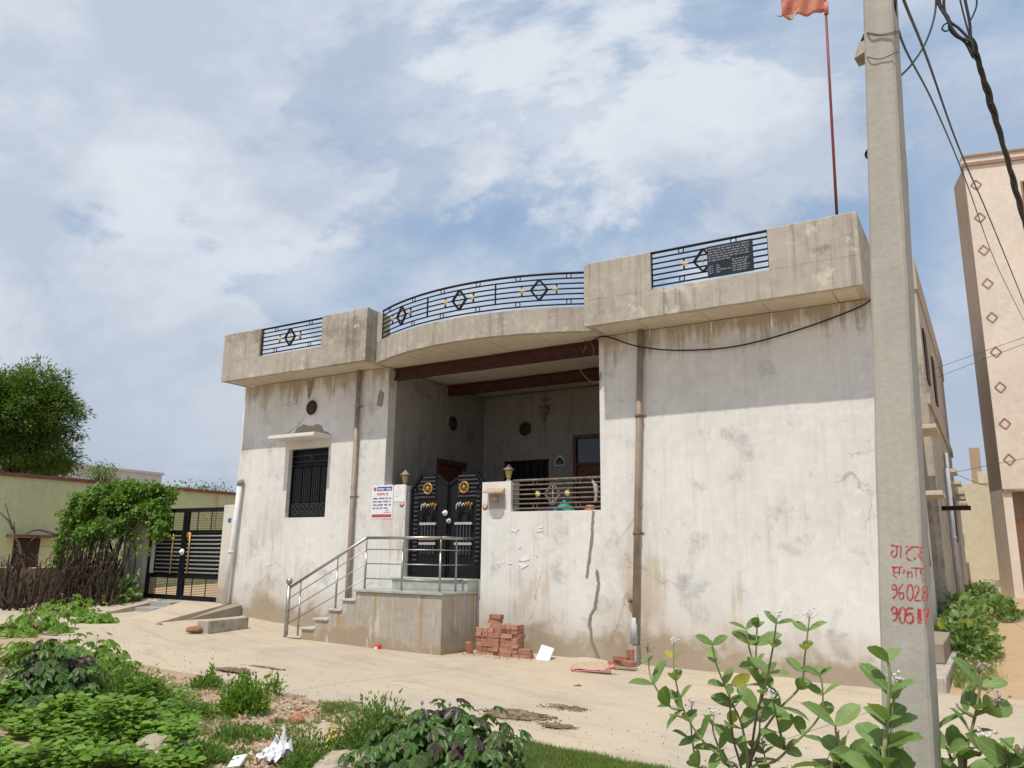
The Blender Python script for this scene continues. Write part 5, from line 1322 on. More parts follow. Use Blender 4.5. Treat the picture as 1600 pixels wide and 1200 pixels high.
# ---- neem tree behind the green building
def tree(loc, crown, label, nclump, per, lsz, mt, trunk_r=.22, name='tree'):
    """crown: list of (centre, radii) ellipsoids"""
    t_ = thing(name, loc, label, 'tree'); g = np.random.default_rng(int(abs(loc[0]*10)))
    top = np.mean([c for c, r in crown], axis=0); base = np.array(loc, float)
    m = MB(); mid = base+(top-base)*.5+np.array([.2,.1,0])
    m.tube([base-[0,0,.3], base+(mid-base)*.5, mid, top], [trunk_r*1.3, trunk_r, trunk_r*.8, trunk_r*.3], 9)
    m.build('trunk', MATS['bark'], t_)
    for i in range(12):
        c, r = crown[i % len(crown)]; e = np.array(c)+rdir(1, g)[0]*np.array(r)*.75; s = base+(top-base)*g.uniform(.45,.8)
        q = (s+e)/2+np.array([0,0,.3]); MB().tube(smooth([s,q,e],4), list(np.linspace(trunk_r*.45,.015,9)), 6).build('limb', MATS['bark'], t_)
    Cs, As = [], []
    wts = np.array([r[0]*r[1]*r[2] for c, r in crown]); wts = wts/wts.sum()
    for c, r in crown:
        c, r = np.array(c), np.array(r); k = int(nclump*(r[0]*r[1]*r[2])/sum(q[0]*q[1]*q[2] for _, q in crown))+4
        d_ = rdir(k, g); rad = g.uniform(.45,1.0,(k,1))**.5; cc = c+d_*r*rad*(1+.12*g.normal(size=(k,1)))
        for p, dd in zip(cc, d_):
            # a drooping spray of pinnate leaves
            n = per; ax = unit(dd*.8+g.normal(size=3)*.5+np.array([0,0,.1])); off = rdir(n, g)*g.uniform(.05,.42,(n,1))
            Cs.append(p+off); As.append(unit(off+ax*.25+np.array([0,0,-.12])))
    C = np.concatenate(Cs); A = np.concatenate(As); n = len(C)
    U = unit(g.normal(size=(n,3))*.6+np.array([0,0,1.]))
    o = leaf_mesh('crown', C, A, U, g.uniform(.7,1.3,n)*lsz, g.uniform(.28,.42,n)*lsz, 'diamond', mt, t_); o['kind'] = 'stuff'
    return t_
def T(px, py, X): return onX(px, py, X)
cA = T(20,650,-33); cB = T(84,650,-33); cC = T(60,610,-33); cD = T(70,715,-33); cE = T(-60,640,-34)
tree((-33.2, cA[1]+.1, .3), [(cA,(1.7,1.9,1.6)),(cB,(1.2,.95,1.15)),(cC,(1.2,1.2,.95)),(cD,(1.2,1.3,.7)),(cE,(1.8,2.2,2.0)),(T(10,705,-33),(1.3,1.6,.8))],
     'large dense green neem tree rising behind the green building', 1000, 64, .16, 'leaf_neem', name='neem_tree')
for px, py, X_, r, lb in ((160,742,-34,.55,'small leafy treetop just above the green building coping'),(305,768,-44,1.1,'leftmost thin shrub top on the far skyline beside the house'),(340,772,-46,1.0,'second thin shrub top on the far skyline beside the house')):
    c = T(px,py,X_); tree((X_, c[1], .2), [(c,(r,r*1.1,r*.55))], lb, 26, 34 if r < .9 else 14, .13 if r < .9 else .2, 'leaf_neem', .08, name='far_tree')

# ---- creeper over the brush fence
vi = thing('creeper', (-18.4,-.4,.4), 'thick green creeper spilling over the brush fence and alley gate', 'creeper')
g = np.random.default_rng(4); VC = []; VA = []
def V(px, py, y=-.35): return onY(px, py, y)
ell_ = [(V(132,786,-.5),(.36,.34,.30)),(V(252,773,-.12),(.34,.3,.28)),(V(148,788,-.45),(.50,.42,.34)),(V(178,778,-.4),(.60,.45,.36)),(V(212,774,-.25),(.55,.42,.33)),(V(242,778,-.15),(.42,.36,.32)),(V(128,808,-.5),(.42,.4,.42)),(V(160,796,-.6),(.6,.35,.32)),(V(198,789,-.45),(.6,.32,.32)),(V(232,794,-.3),(.40,.28,.36)),
        (V(116,832,-.6),(.34,.32,.40)),(V(108,856,-.65),(.24,.26,.34)),(V(101,876,-.65),(.15,.18,.2)),(V(252,818,-.12),(.18,.2,.34)),(V(170,822,-.8),(.55,.14,.22)),(V(135,838,-.8),(.35,.14,.24))]
for c, r in ell_:
    k = int(6400*(r[0]*r[2])/.5); d_ = rdir(k, g); rad = g.uniform(.55,1.08,(k,1)); p = c+d_*np.array(r)*rad*(1+.10*g.normal(size=(k,1)))
    VC.append(p); VA.append(unit(d_*.4+g.normal(size=(k,3))*.5+np.array([0,-.2,-.55])))
for k in range(90):                        # hanging tendrils
    px, py = g.uniform(98,262), g.uniform(790,835); L = g.uniform(.2,.75) if px < 215 else g.uniform(.2,.6); s = V(px,py,-.72 if px < 200 else -.45); n = int(L*40)
    tt_ = np.linspace(0,1,n)[:,None]; p = s+np.array([g.uniform(-.1,.1),g.uniform(-.1,.1),-L])*tt_+g.normal(size=(n,3))*.045; VC.append(p); VA.append(unit(g.normal(size=(n,3))*.6+np.array([0,-.2,-.6])))
C = np.concatenate(VC); A = np.concatenate(VA)
nz = np.array([mnoise.noise(Vector(p)*2.6)+.5*mnoise.noise(Vector(p)*6.5) for p in C])
keep = nz > -.20; C = C[keep]+(unit(C[keep]-V(170,815,-.2))*np.clip(nz[keep],-.2,.6)[:,None]*.24); A = A[keep]; n = len(C)
U = unit(g.normal(size=(n,3))*.55+np.array([0,-.6,.6]))
o = leaf_mesh('foliage', C, A, U, g.uniform(.055,.12,n), g.uniform(.05,.10,n), 'diamond', 'leaf_vine', vi); o['kind'] = 'stuff'
for k in range(12):
    a = V(g.uniform(130,225), 940, -.35); b = V(g.uniform(120,235), 800, -.35); MB().tube(smooth([a,(a+b)/2+g.normal(size=3)*.12,b],5), .014, 5).build('stem', MATS['dry_stick'], vi)

# ---- dry brush fence: leaning sticks
bf = thing('brush_fence', (-18.4,-1.5,.3), 'dark fence of dry leaning thorn branches under the creeper', 'fence')
g = np.random.default_rng(9)
def stick(a, b, r, nm='stick', bend=.08):
    a, b = np.array(a), np.array(b); mid = (a+b)/2+g.normal(size=3)*bend; MB().tube(smooth([a,mid,b],4), list(np.linspace(r, r*.45, 9)), 5).build(nm, MATS['dry_stick'], bf)
for k in range(190):
    px = g.uniform(78,172) if k < 120 else g.uniform(-30,95); dpt = g.uniform(-1.1,-.4) if px > 80 else g.uniform(-2.6,-1.6)
    a = onY(px, g.uniform(945,966), dpt); a[2] = max(a[2], gz(a[0], a[1])-.02)
    lean = (g.uniform(.05,.75) if px < 140 else g.uniform(.0,.35)) if px > 40 else g.uniform(-.35,.35)
    b = a+np.array([lean, g.normal()*.15, (g.uniform(.8,1.7) if k % 5 else g.uniform(1.6,2.3)) if px > 78 else g.uniform(.6,1.25)]); stick(a, b, g.uniform(.010,.036), bend=.13)
for k in range(130):
    px = g.uniform(-20,178); a = onY(px, g.uniform(870,950), -1.0); b = a+np.array([g.uniform(-.7,.7),g.normal()*.2,g.uniform(-.2,.5)]); stick(a, b, g.uniform(.006,.013), 'twig', .14)
tr_ = V(20,960,-2.0)
for pts in ([(30,960),(26,910),(34,870),(20,826),(8,786)],[(20,826),(12,812),(-8,795)],[(34,870),(30,850),(24,840),(22,815)],[(30,960),(40,905),(36,880),(26,850)],[(5,960),(12,900),(22,860)],[(12,962),(24,925),(30,890),(33,862)],[(60,838),(48,846),(40,862)],[(90,836),(60,828),(40,834)],[(38,950),(30,930),(16,880)]):
    P = [V(x,y,-1.9) for x,y in pts]; MB().tube(smooth(P,5), list(np.linspace(.035,.010,len(smooth(P,5)))), 6).build('branch', MATS['dry_stick'], bf)

# ---- bushes with palmate leaves
def palm_bush(center, r, h, label, nleaf, ls, seed, mt='leaf_castor', topdark=True, name='castor_bush'):
    g = np.random.default_rng(seed); o = thing(name, tuple(center), label, 'bush'); c = np.array(center, float)
    C, A, U, L, D = [], [], [], [], []
    tips = []
    for k in range(nleaf):
        a = g.uniform(0, 2*math.pi); q = g.uniform(0,1); el = math.asin(q**.8); rad = g.uniform(.40,1.0)**.7
        n = np.array([math.cos(a)*math.cos(el), math.sin(a)*math.cos(el), math.sin(el)])
        p = c+n*np.array([r, r*.85, h])*rad*(1+.10*g.normal()); tips.append(p)
        nn = unit(n*.7+np.array([0,-.25,.75])+g.normal(size=3)*.3); t1 = unit(np.cross(nn, g.normal(size=3))); 
        out = unit(n*np.array([1,1,.1])+g.normal(size=3)*.25); out = unit(out-nn*(out@nn)); sd_ = np.cross(nn, out); lf = ls*g.uniform(.65,1.2)
        dark = topdark and (p[2]-c[2] > h*.62) and g.random() < .26
        for an, k2 in ((0,1),(.75,.86),(-.75,.86),(1.5,.6),(-1.5,.6)):
            ax = out*math.cos(an)+sd_*math.sin(an)-nn*.55; C.append(p); A.append(ax); U.append(nn); L.append(lf*k2); D.append(dark)
    C, A, U, L, D = map(np.array, (C, A, U, L, D))
    for sel, mm, nm in ((~D, mt, 'foliage'), (D, 'leaf_castor_dark', 'young_leaves')):
        if sel.sum(): ob = leaf_mesh(nm, C[sel], A[sel], U[sel], L[sel], L[sel]*.42, 'oval', mm, o); ob['kind'] = 'stuff'
    for k in range(14):
        p = tips[g.integers(len(tips))]; b = c+np.array([g.normal()*.1*r, g.normal()*.1*r, 0]); MB().tube(smooth([b,(b+p)/2+g.normal(size=3)*.05,p],4), list(np.linspace(.018,.006,9)), 5).build('stem', MATS['stem_brown'], o)
    for k in range(3):
        p = c+np.array([g.uniform(-.4,.4)*r, g.uniform(-.2,.2)*r, h*1.02]); MB().tube([p-[0,0,.15],p-[0,0,.01]], .004, 5).lathe([(.004,-.015),(.014,0),(.004,.02)], p, 7).build('flower_head', MATS['flower_purple'], o)
    return o
def G(px, py): 
    p = onZ(px, py, .03); p[2] = fz(p[0], p[1]); return p
c = G(690,1222); palm_bush(c, .74, .52, 'dark glossy bush with purplish top leaves at the bottom centre', 720, .12, 1)
c = G(70,1118); palm_bush(c, .60, .66, 'dark leafy bush with purple tinged leaves at the left edge', 430, .14, 2)
c = G(120,1058); palm_bush(c, .78, .50, 'green lobed-leaf bush spreading onto the street at the left', 300, .15, 3, 'leaf_weed', False)
c = G(30,1048); palm_bush(c, .5, .35, 'low green lobed bush at the far left edge of the street', 110, .13, 4, 'leaf_weed', False)
for i, (px, py, r, h) in enumerate(((60,978,.7,.35),(105,958,.8,.4),(150,968,.45,.22),(10,985,.6,.25))):
    p = onZ(px, py, .32); p[2] = gz(p[0], p[1])
    palm_bush(p, r, h, ['low green weed clump left below the brush fence','broad green weed clump in front of the brush fence','small green weed clump nearest the ramp','green weed clump at the far left before the fence'][i], 90, .15, 20+i, 'leaf_weed', False, 'weed_clump')

# ---- feathery low bushes
def fine_bush(center, r, h, label, n, ls, seed, mt='leaf_fine', name='feathery_bush', cat='bush', aspect=.3, up=.5):
    g = np.random.default_rng(seed); o = thing(name, tuple(center), label, cat); c = np.array(center, float)
    d_ = rdir(n, g); d_[:,2] = np.abs(d_[:,2]); rad = g.uniform(.25,1.0,(n,1))**.6; p = c+d_*np.array([r,r,h])*rad*(1+.13*g.normal(size=(n,1)))
    A = unit(d_*.6+g.normal(size=(n,3))*.5+np.array([0,0,up])); U = unit(g.normal(size=(n,3))+np.array([0,-.4,.8]))
    ob = leaf_mesh('foliage', p, A, U, g.uniform(.6,1.3,n)*ls, g.uniform(.6,1.3,n)*ls*aspect, 'diamond', mt, o); ob['kind'] = 'stuff'
    for k in range(9):
        q = p[g.integers(n)]; MB().tube([c+g.normal(size=3)*[.04,.04,0],(c+q)/2+g.normal(size=3)*.02,q], [.008,.006,.003], 5).build('stem', MATS['stem_brown'], o)
    return o
fine_bush(G(195,1108), .40, .36, 'rounded feathery green bush left of the rubble', 2600, .055, 31)
fine_bush(G(225,1110), .28, .32, 'yellowish feathery bush at the right of the rounded one', 1700, .05, 32, 'leaf_weed')
fine_bush(G(140,1100), .36, .30, 'low feathery bush behind the left dark bush', 1300, .055, 33)
fb_ = fine_bush(G(590,1176), .36, .44, 'fine-leaved green bush with yellow blossom left of the dark glossy bush', 3400, .05, 34)
gg = np.random.default_rng(1); cc = G(560,1170)+np.array([-.05,-.25,.22]); pp_ = cc+gg.normal(size=(60,3))*[.05,.05,.07]
leaf_mesh('blossom', pp_, rdir(60,gg), rdir(60,gg), .03, .025, 'diamond', 'yellow_flower', fb_)
fine_bush(G(378,1116), .24, .34, 'small upright green weed on the rubble below the steps', 1100, .07, 35, 'leaf_weed', aspect=.45)
fine_bush(G(425,1086), .13, .22, 'thin seedling at the edge of the street', 160, .06, 36, 'leaf_weed', aspect=.5)
fine_bush(G(322,1078), .2, .14, 'low weed tuft at the street edge left of the seedling', 420, .055, 37, aspect=.5)
fine_bush(G(330,1062), .05, .20, 'single tiny sapling at the street edge', 46, .06, 38, 'leaf_weed', aspect=.5)
for i, (px, py, r, h, lb) in enumerate(((490,1178,.34,.18,'low green weed patch between the two pale boulders'),(318,1188,.26,.16,'dark green weed tuft beside the grey boulder'),(478,1196,.18,.12,'small weed tuft right of the crumpled paper'),(300,1120,.22,.12,'small creeping weed beside the yellow brown stone'),(380,1150,.28,.10,'creeping weed on the middle of the rubble'))):
    fine_bush(G(px,py), r, h, lb, 700, .05, 50+i, aspect=.4, name='weed_tuft', cat='weed')
# broad-leaved weeds filling the lower left corner: nobody could count these
g = np.random.default_rng(12); C, A, U, L = [], [], [], []
for k in range(2100):
    px, py = g.uniform(-60,300), g.uniform(1095,1215)
    if px > 300-(py-1095)*.05 or (px < 120 and py < 1120) or (py < 1112 and g.random() < .6): continue
    b = G(px, py); nzv = mnoise.noise(Vector((b[0]*1.9, b[1]*1.9, 3))); hh = g.uniform(.05,.16)+max(0, nzv)*.42
    if nzv < -.32: continue
    for q in range(6):
        a = g.uniform(0, 6.28); p = b+np.array([math.cos(a)*.05, math.sin(a)*.05, hh*g.uniform(.6,1)]); C.append(p); A.append([math.cos(a), math.sin(a), .15]); U.append([g.normal()*.4, -.25+g.normal()*.4, 1]); L.append(g.uniform(.035,.105))
wd_ = leaf_mesh('ground_cover', C, A, U, L, np.array(L)*.62, 'oval', 'leaf_weed', None, (-7,-7.6,0)); tag(wd_, 'bright green broad-leaved weeds carpeting the lower left corner', 'weeds', kind='stuff')

# ---- grass
def grass(name, pts, label, ls, seed, per=9, mt='grass_blade'):
    g = np.random.default_rng(seed); n = len(pts)*per; P = np.repeat(np.array(pts), per, axis=0)+g.normal(size=(n,3))*[.03,.03,0]
    A = unit(g.normal(size=(n,3))*[.45,.45,.1]+np.array([0,0,1.])); U = unit(g.normal(size=(n,3))*[1,1,.1])
    ob = leaf_mesh(name, P, A, U, g.uniform(.5,1.3,n)*ls, g.uniform(.006,.010,n), 'blade', mt, None, tuple(np.mean(pts, axis=0)))
    return tag(ob, label, 'grass', kind='stuff')
g = np.random.default_rng(20); pts = []
while len(pts) < 2600:
    t_ = g.random(); px = 815+t_*230; e = 1150+t_*42; py = e+abs(g.normal())*20+ (0 if px < 1000 else 0)
    if py > 1215: continue
    pts.append(G(px, py+2))
grass('verge_grass', pts, 'short green grass strip along the street edge at the bottom', .075, 21)
pts = []
while len(pts) < 1150:
    px, py = g.uniform(250,640), g.uniform(1062,1205); p = G(px, py)
    if p[1] > redge(p[0])-.05: continue
    if mnoise.noise(Vector((p[0]*1.3, p[1]*1.3, 5)))+.6*mnoise.noise(Vector((p[0]*3.5, p[1]*3.5, 8))) < .06: continue
    pts.append(p)
grass('patchy_grass', pts, 'thin patchy grass growing through the rubble', .05, 22, 7)
pts = [G(g.uniform(640,735)+50, g.uniform(1140,1210)) for _ in range(500)]+[G(g.uniform(505,560), g.uniform(1095,1110)) for _ in range(160)]
grass('verge_grass', pts, 'grass tufts around the foot of the dark glossy bush', .07, 23, 7)
pts = []
while len(pts) < 900:
    p = np.array([g.uniform(-1.0,-.1), g.uniform(1.0,8), 0]); p[2] = gz(p[0], p[1])-.05
    if g.random() < .8 and p[0] > -.25: continue
    pts.append(p)
grass('lane_grass', pts, 'green grass and low weeds along the lane wall', .16, 24, 6)

# ---- rubble: boulders, stones, gravel
def rock(c, sx, sy, sz, label, seed, mt='rubble', name='stone', cat='stone', group=None, sub=2):
    import bmesh
    b = bmesh.new(); bmesh.ops.create_icosphere(b, subdivisions=sub, radius=1)
    for v in b.verts:
        k = 1+.28*mnoise.noise(v.co*1.2+Vector((seed*3.7,0,0)))+.14*mnoise.noise(v.co*3+Vector((0,seed,0)))+(.07*mnoise.noise(v.co*7+Vector((seed,0,2)))+.05*mnoise.noise(v.co*15+Vector((seed,3,2))) if sub > 2 else 0); v.co = Vector((v.co.x*sx*k, v.co.y*sy*k, v.co.z*sz*k))
    me = bpy.data.meshes.new(name); b.to_mesh(me); b.free(); me.materials.append(MATS[mt])
    o = link(name, me, None, (c[0], c[1], c[2]+sz*.35)); o.rotation_euler = (0,0,seed*1.3); return tag(o, label, cat, group)
rock(G(535,1196), .25, .17, .11, 'large pale pitted boulder left of the dark glossy bush', 1, name='boulder', cat='boulder', sub=4)
rock(G(512,1158), .22, .20, .12, 'pale pitted lump of concrete on the rubble left of the yellow blossom', 2, name='boulder', cat='boulder', sub=4)
rock(G(248,1192), .22, .18, .14, 'grey pitted boulder at the bottom beside the weeds', 3, name='boulder', cat='boulder', sub=4)
rock(G(280,1098), .13, .10, .09, 'yellow brown rounded stone among the rubble', 4, sub=3)
rock(G(157,1050), .13, .10, .09, 'pale grey stone behind the feathery bush', 5, sub=3)
rock(G(262,1103), .09, .08, .06, 'dark grey stone beside the yellow brown stone', 6, sub=3)
rock(G(465,1124), .09, .07, .05, 'orange brick lump beside the street edge grass', 7, 'brick_rubble', sub=3)
rock(G(462,1150), .05, .04, .03, 'small orange brick chip in the rubble centre', 8, 'brick_rubble')
rock(G(186,1064), .08, .06, .05, 'orange brick lump near the pale grey stone', 9, 'brick_rubble')
rock(G(303,1107), .07, .05, .04, 'orange brick chip near the dark grey stone', 10, 'brick_rubble')
rock(G(88,1048), .10, .08, .06, 'pinkish stone beside the left dark bush', 11)
rock(onZ(248,979,.20), .09,.07,.05, 'loose orange brick lump on the ramp', 12, 'brick_rubble', sub=3)
rock(onZ(303,985,.20), .14,.09,.06, 'broken brick lump beside the kerb block', 13, 'brick_rubble', sub=3)
g = np.random.default_rng(33); k = 0
PL = ['at the bottom of the rubble', 'in the middle of the rubble', 'at the upper edge of the rubble']
C = []
for k in range(5200):
    px, py = g.uniform(230,650), g.uniform(1060,1210); p = G(px, py)
    if p[1] > redge(p[0])+.06: continue
    C.append((p, g.uniform(.008,.026) if g.random() < .9 else g.uniform(.03,.05)))
for k in range(500):
    px, py = g.uniform(690,1090), g.uniform(1130,1215); p = G(px, py)
    if p[1] > redge(p[0])+.05: continue
    C.append((p, g.uniform(.006,.02)))
m = MB()
for p, s_ in C:
    q = rdir(1,g)[0]; u_ = unit(np.cross(q, rdir(1,g)[0])); w_ = np.cross(q,u_); s1, s2, s3 = s_*g.uniform(.7,1.2), s_*g.uniform(.6,1), s_*g.uniform(.4,.8); c = p+[0,0,s_*.3]
    m.add([c+q*s1, c-q*s1, c+u_*s2, c-u_*s2, c+w_*s3, c-w_*s3], [(0,2,4),(2,1,4),(1,3,4),(3,0,4),(2,0,5),(1,2,5),(3,1,5),(0,3,5)])
tag(m.build('gravel', MATS['gravel_bits'], org=(-5.6,-6.2,0)), 'loose gravel and broken rubble covering the rough verge', 'gravel', kind='stuff')
# paper litter
pt = thing('crumpled_paper', tuple(G(428,1190)), 'crumpled white paper sheet lying on the rubble at the bottom', 'paper')
c = G(428,1190); m = MB(); g = np.random.default_rng(3); nn_ = 9; vs = []
for i in range(nn_):
    for j in range(nn_):
        u, v = i/(nn_-1)-.5, j/(nn_-1)-.5; vs.append((c[0]+u*.24+g.normal()*.014, c[1]+v*.18+g.normal()*.014, c[2]+.05+.22*abs(math.sin(u*9+v*3))*(1-abs(u))*abs(v+.6)+g.normal()*.01))
m.add(vs, [(i*nn_+j,(i+1)*nn_+j,(i+1)*nn_+j+1,i*nn_+j+1) for i in range(nn_-1) for j in range(nn_-1)]); m.build('sheet', MATS['paper'], pt)
pt = thing('paper_cup', tuple(G(370,1193)), 'small flat white card scrap on the rubble left of the crumpled paper', 'paper')
c = G(370,1193); MB().obox(c+[0,0,.05], (.05,.02,.01), (-.015,.045,.03), (0,-.004,.006)).build('scrap', MATS['paper'], pt)
pt = thing('paper_scrap', tuple(G(249,1160)), 'tiny pale green wrapper scrap on the lower left weeds', 'wrapper')
c = G(249,1160); MB().obox(c+[0,0,.12], (.035,.01,.01), (-.01,.03,.02), (0,-.004,.006)).build('scrap', MATS['paper'], pt)

# ---- calotropis plants: traced stems with opposite leaves
def calo(label, stems, dist, ls, seed, spread=.25, leaf_from=.0, fl=True, step=.075, name='milkweed_plant', base=None):
    g = np.random.default_rng(seed); b0 = onD(stems[0][0][0], stems[0][0][1], dist)
    base = base if base is not None else np.array([b0[0], b0[1], fz(b0[0], b0[1])]); o = thing(name, tuple(base), label, 'plant')
    C, A, U, L = [], [], [], []; FC = []
    for si, st in enumerate(stems):
        dd = dist+g.uniform(-spread, spread); P = [onD(x, y, dist+(dd-dist)*i/(len(st)-1)) for i, (x, y) in enumerate(st)]
        if si == 0 or st[0][1] >= 1198: P = [base+g.normal(size=3)*[.03,.03,0]]+P
        Q = smooth(P, 5); MB().tube(Q, list(np.linspace(.009,.004,len(Q))), 6).build('stem', MATS['stem_green' if g.random() < .6 else 'stem_brown'], o)
        Q = np.array(Q); seg = np.linalg.norm(np.diff(Q, axis=0), axis=1); s = np.concatenate([[0], np.cumsum(seg)]); tot = s[-1]; d_ = max(leaf_from*tot, tot-.55); ph = g.uniform(0, 3)
        while d_ < tot:
            p = np.array([np.interp(d_, s, Q[:,k]) for k in range(3)]); ax = unit(np.array([np.interp(min(d_+.02,tot), s, Q[:,k]) for k in range(3)])-p+1e-6)
            e1 = unit(np.cross(ax, [.3,.9,.1])); e2 = np.cross(ax, e1); fr_ = d_/tot
            for sg in (0, math.pi):
                a = ph+sg; out = e1*math.cos(a)+e2*math.sin(a); C.append(p); A.append(unit(out*.85+ax*g.uniform(.35,.8))); U.append(unit(ax*.55-out*.35+np.array([0,-.55,.35])+g.normal(size=3)*.22)); L.append(ls*g.uniform(.7,1.15)*(1.0 if fr_ < .8 else .72))
            ph += math.pi/2+g.normal()*.3; d_ += step*g.uniform(.75,1.25)
        if fl and g.random() < (.6 if dist > 4 else .3): FC.append(Q[-1])
    L = np.array(L); ob = leaf_mesh('foliage', C, A, U, L, L*.56, 'broad', 'leaf_calotropis', o)
    for p in FC:
        m = MB()
        for k in range(12):
            e = p+g.normal(size=3)*[.022,.022,.012]+[0,0,.035]; m.tube([p, e], .0012, 4); m.lathe([(.002,-.005),(.007,0),(.002,.006)], e, 5)
        m.build('flower_cluster', MATS['flower' if g.random() < .6 else 'flower_purple'], o)
    return o
def z3(*p): return [(960+x/4, 900+y/4) for x, y in p]
stems = [z3((830,1230),(800,950),(735,790),(640,560),(605,400)), z3((850,1220),(890,860),(930,740),(985,480),(1015,270)), z3((900,840),(920,680),(850,480),(822,320)),
         z3((920,690),(885,560),(895,240)), z3((830,1200),(1000,870),(1160,690),(1190,500),(1218,270)), z3((830,1240),(1000,1160),(1100,1070),(1280,880),(1300,700),(1275,580)),
         z3((760,1240),(560,1040),(430,830),(375,600),(368,440)), z3((430,835),(340,810),(230,640),(208,470)), z3((600,1230),(520,1190),(480,960),(482,820)), z3((780,1230),(700,1180),(620,980),(620,880)),
         z3((1060,1085),(1010,860),(985,770)), z3((800,1240),(740,1000),(720,700),(760,690)), z3((840,1230),(900,1040),(910,900)), z3((960,1240),(950,1180),(930,1080))]
calo('tall sparse milkweed plant with pale flower clusters in front of the right wall', stems, 5.05, .155, 3, step=.125, base=np.array([*onD(1168,1290,5.05)[:2], 0.0]))
def z4(*p): return [(1200+x/4, 900+y/4) for x, y in p]
calo('leafy milkweed plant growing in front of the concrete pole', [z4((735,1230),(740,1000),(750,800),(760,600),(745,520)), z4((760,1230),(780,1150),(770,900),(800,700)), z4((735,1230),(680,1150),(640,1080))], 3.05, .155, 5, .06, .3, step=.085)
calo('young milkweed shoot left of the pole at the bottom edge', [z4((500,1260),(470,1120),(430,1000),(420,930)), z4((500,1260),(380,1200),(300,1150)), z4((500,1260),(560,1200),(590,1160)), z4((480,1250),(440,1200),(400,1190))], 3.3, .17, 6, .1, .5, False, .09)
calo('large milkweed plant at the right of the pole base', [z4((1220,1240),(1250,1050),(1300,850),(1330,650),(1320,610)), z4((1230,1240),(1320,1120),(1370,1050)), z4((1210,1240),(1150,1150),(1110,1050)), z4((1300,860),(1400,830),(1440,810)), z4((1290,880),(1200,830),(1180,800))], 3.7, .17, 7, .12, .3, step=.10)
calo('broad milkweed leaves at the bottom right corner of the picture', [z4((1480,1240),(1500,1180),(1490,1130)), z4((1560,1240),(1580,1160),(1600,1110)), z4((1600,1250),(1650,1150),(1680,1100))], 3.2, .15, 8, .1, .3, False)
# milkweed thicket in the lane
g = np.random.default_rng(44)
for i, (x, y, h, lb) in enumerate(((-.75,8.5,.75,'dense milkweed thicket at the back of the lane wall'),(-.62,6.2,.72,'milkweed bush in the middle of the lane thicket'),(-.55,4.4,.70,'milkweed bush nearest the plinth in the lane'),(-.1,11,.5,'low milkweed clump in the open lane'),(-.5,15.5,.55,'far milkweed bush in front of the cream house'))):
    b = np.array([x, y, gz(x, y)-.05]); o = thing('milkweed_bush', tuple(b), lb, 'bush', 'milkweed bushes in the lane'); n = 420
    d_ = rdir(n, g); d_[:,2] = np.abs(d_[:,2]); p = b+d_*np.array([.48,.9,h])*g.uniform(.5,1.05,(n,1)); A = unit(d_*.6+g.normal(size=(n,3))*.5+np.array([0,-.2,.25])); U = unit(g.normal(size=(n,3))*.5+np.array([0,-.4,.9])); L = g.uniform(.10,.19,n)
    ob = leaf_mesh('foliage', p, A, U, L, L*.62, 'broad', 'leaf_calotropis', o); ob['kind'] = 'stuff'
    for k in range(6): q = p[g.integers(n)]; MB().tube([b,(b+q)/2+g.normal(size=3)*.04,q], [.015,.012,.006], 5).build('stem', MATS['stem_green'], o)
p = onY(186,948,-.6); b = np.array([p[0], -.6, .33]); o = thing('milkweed_bush', tuple(b), 'bluish green milkweed bush at the left of the alley ramp', 'bush'); n = 260; g = np.random.default_rng(5)
d_ = rdir(n,g); d_[:,2] = np.abs(d_[:,2]); p = b+d_*np.array([.50,.35,.80])*g.uniform(.45,1.05,(n,1)); A = unit(d_*.7+g.normal(size=(n,3))*.4); U = unit(g.normal(size=(n,3))*.4+np.array([0,-.5,.8])); L = g.uniform(.11,.19,n)
ob = leaf_mesh('foliage', p, A, U, L, L*.7, 'broad', 'leaf_calotropis', o); ob['kind'] = 'stuff'
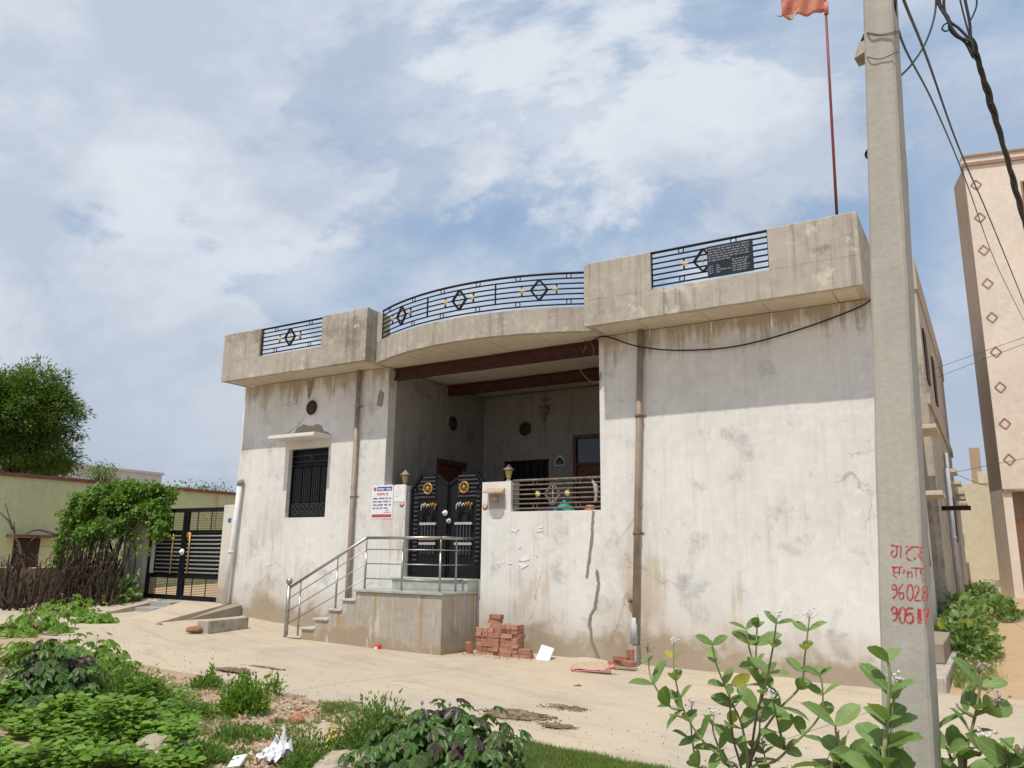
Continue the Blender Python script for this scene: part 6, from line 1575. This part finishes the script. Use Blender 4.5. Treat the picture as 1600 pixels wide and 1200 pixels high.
for k in range(5): q = p[g.integers(n)]; MB().tube([b,(b+q)/2,q], [.015,.012,.006], 5).build('stem', MATS['stem_green'], o)
# scattered fallen leaves and pebbles on the lane

g = np.random.default_rng(77)
m = MB(); vs = []; xsd = np.arange(-14.4, -1.25, .09)
for x in xsd:
    w = .10+.16*abs(mnoise.noise(Vector((x*.9, 5, 0))))+.05*random.random(); h = .02+.06*abs(mnoise.noise(Vector((x*1.3, 8, 0))))
    z = gx(x)+.006
    vs += [(x, -.001, z+h), (x, -w*.5, z+h*.45+.004*random.random()), (x, -w*1.5, z-.004)]
m.add(vs, [(i*3+k, i*3+k+1, i*3+k+4, i*3+k+3) for i in range(len(xsd)-1) for k in range(2)], True)
m.build('sand_drift', MATS['road_concrete'], street)
def bits(name, P, s0, s1, mt, label, cat, seed):
    g = np.random.default_rng(seed); m = MB()
    for p in P:
        s_ = g.uniform(s0, s1); q = rdir(1,g)[0]; u_ = unit(np.cross(q, rdir(1,g)[0])); w_ = np.cross(q,u_); c = np.array(p)+[0,0,s_*.3]; a1, a2, a3 = s_*g.uniform(.7,1.2), s_*g.uniform(.6,1), s_*g.uniform(.3,.7)
        m.add([c+q*a1, c-q*a1, c+u_*a2, c-u_*a2, c+w_*a3, c-w_*a3], [(0,2,4),(2,1,4),(1,3,4),(3,0,4),(2,0,5),(1,2,5),(3,1,5),(0,3,5)])
    tag(m.build(name, MATS[mt], org=P[0]), label, cat, kind='stuff')
P = []
for k in range(900):
    x = g.uniform(-14,-1); y = redge(x)+abs(g.normal())*1.0 if k < 600 else -abs(g.normal())*.35
    if y < -.02: P.append((x, y, gx(x)+.008))
bits('street_grit', P, .004, .013, 'gravel_bits', 'loose grit and pebbles scattered over the concrete street', 'grit', 5)
P = [(-7.28+g.normal()*.45, -.62-abs(g.normal())*.14, .008) for _ in range(110)]+[(-5.05+g.normal()*.2, -.5-abs(g.normal())*.12, -.02) for _ in range(40)]
bits('brick_crumbs', P, .004, .014, 'brick_rubble', 'red brick crumbs and dust in front of the brick piles', 'rubble', 6)
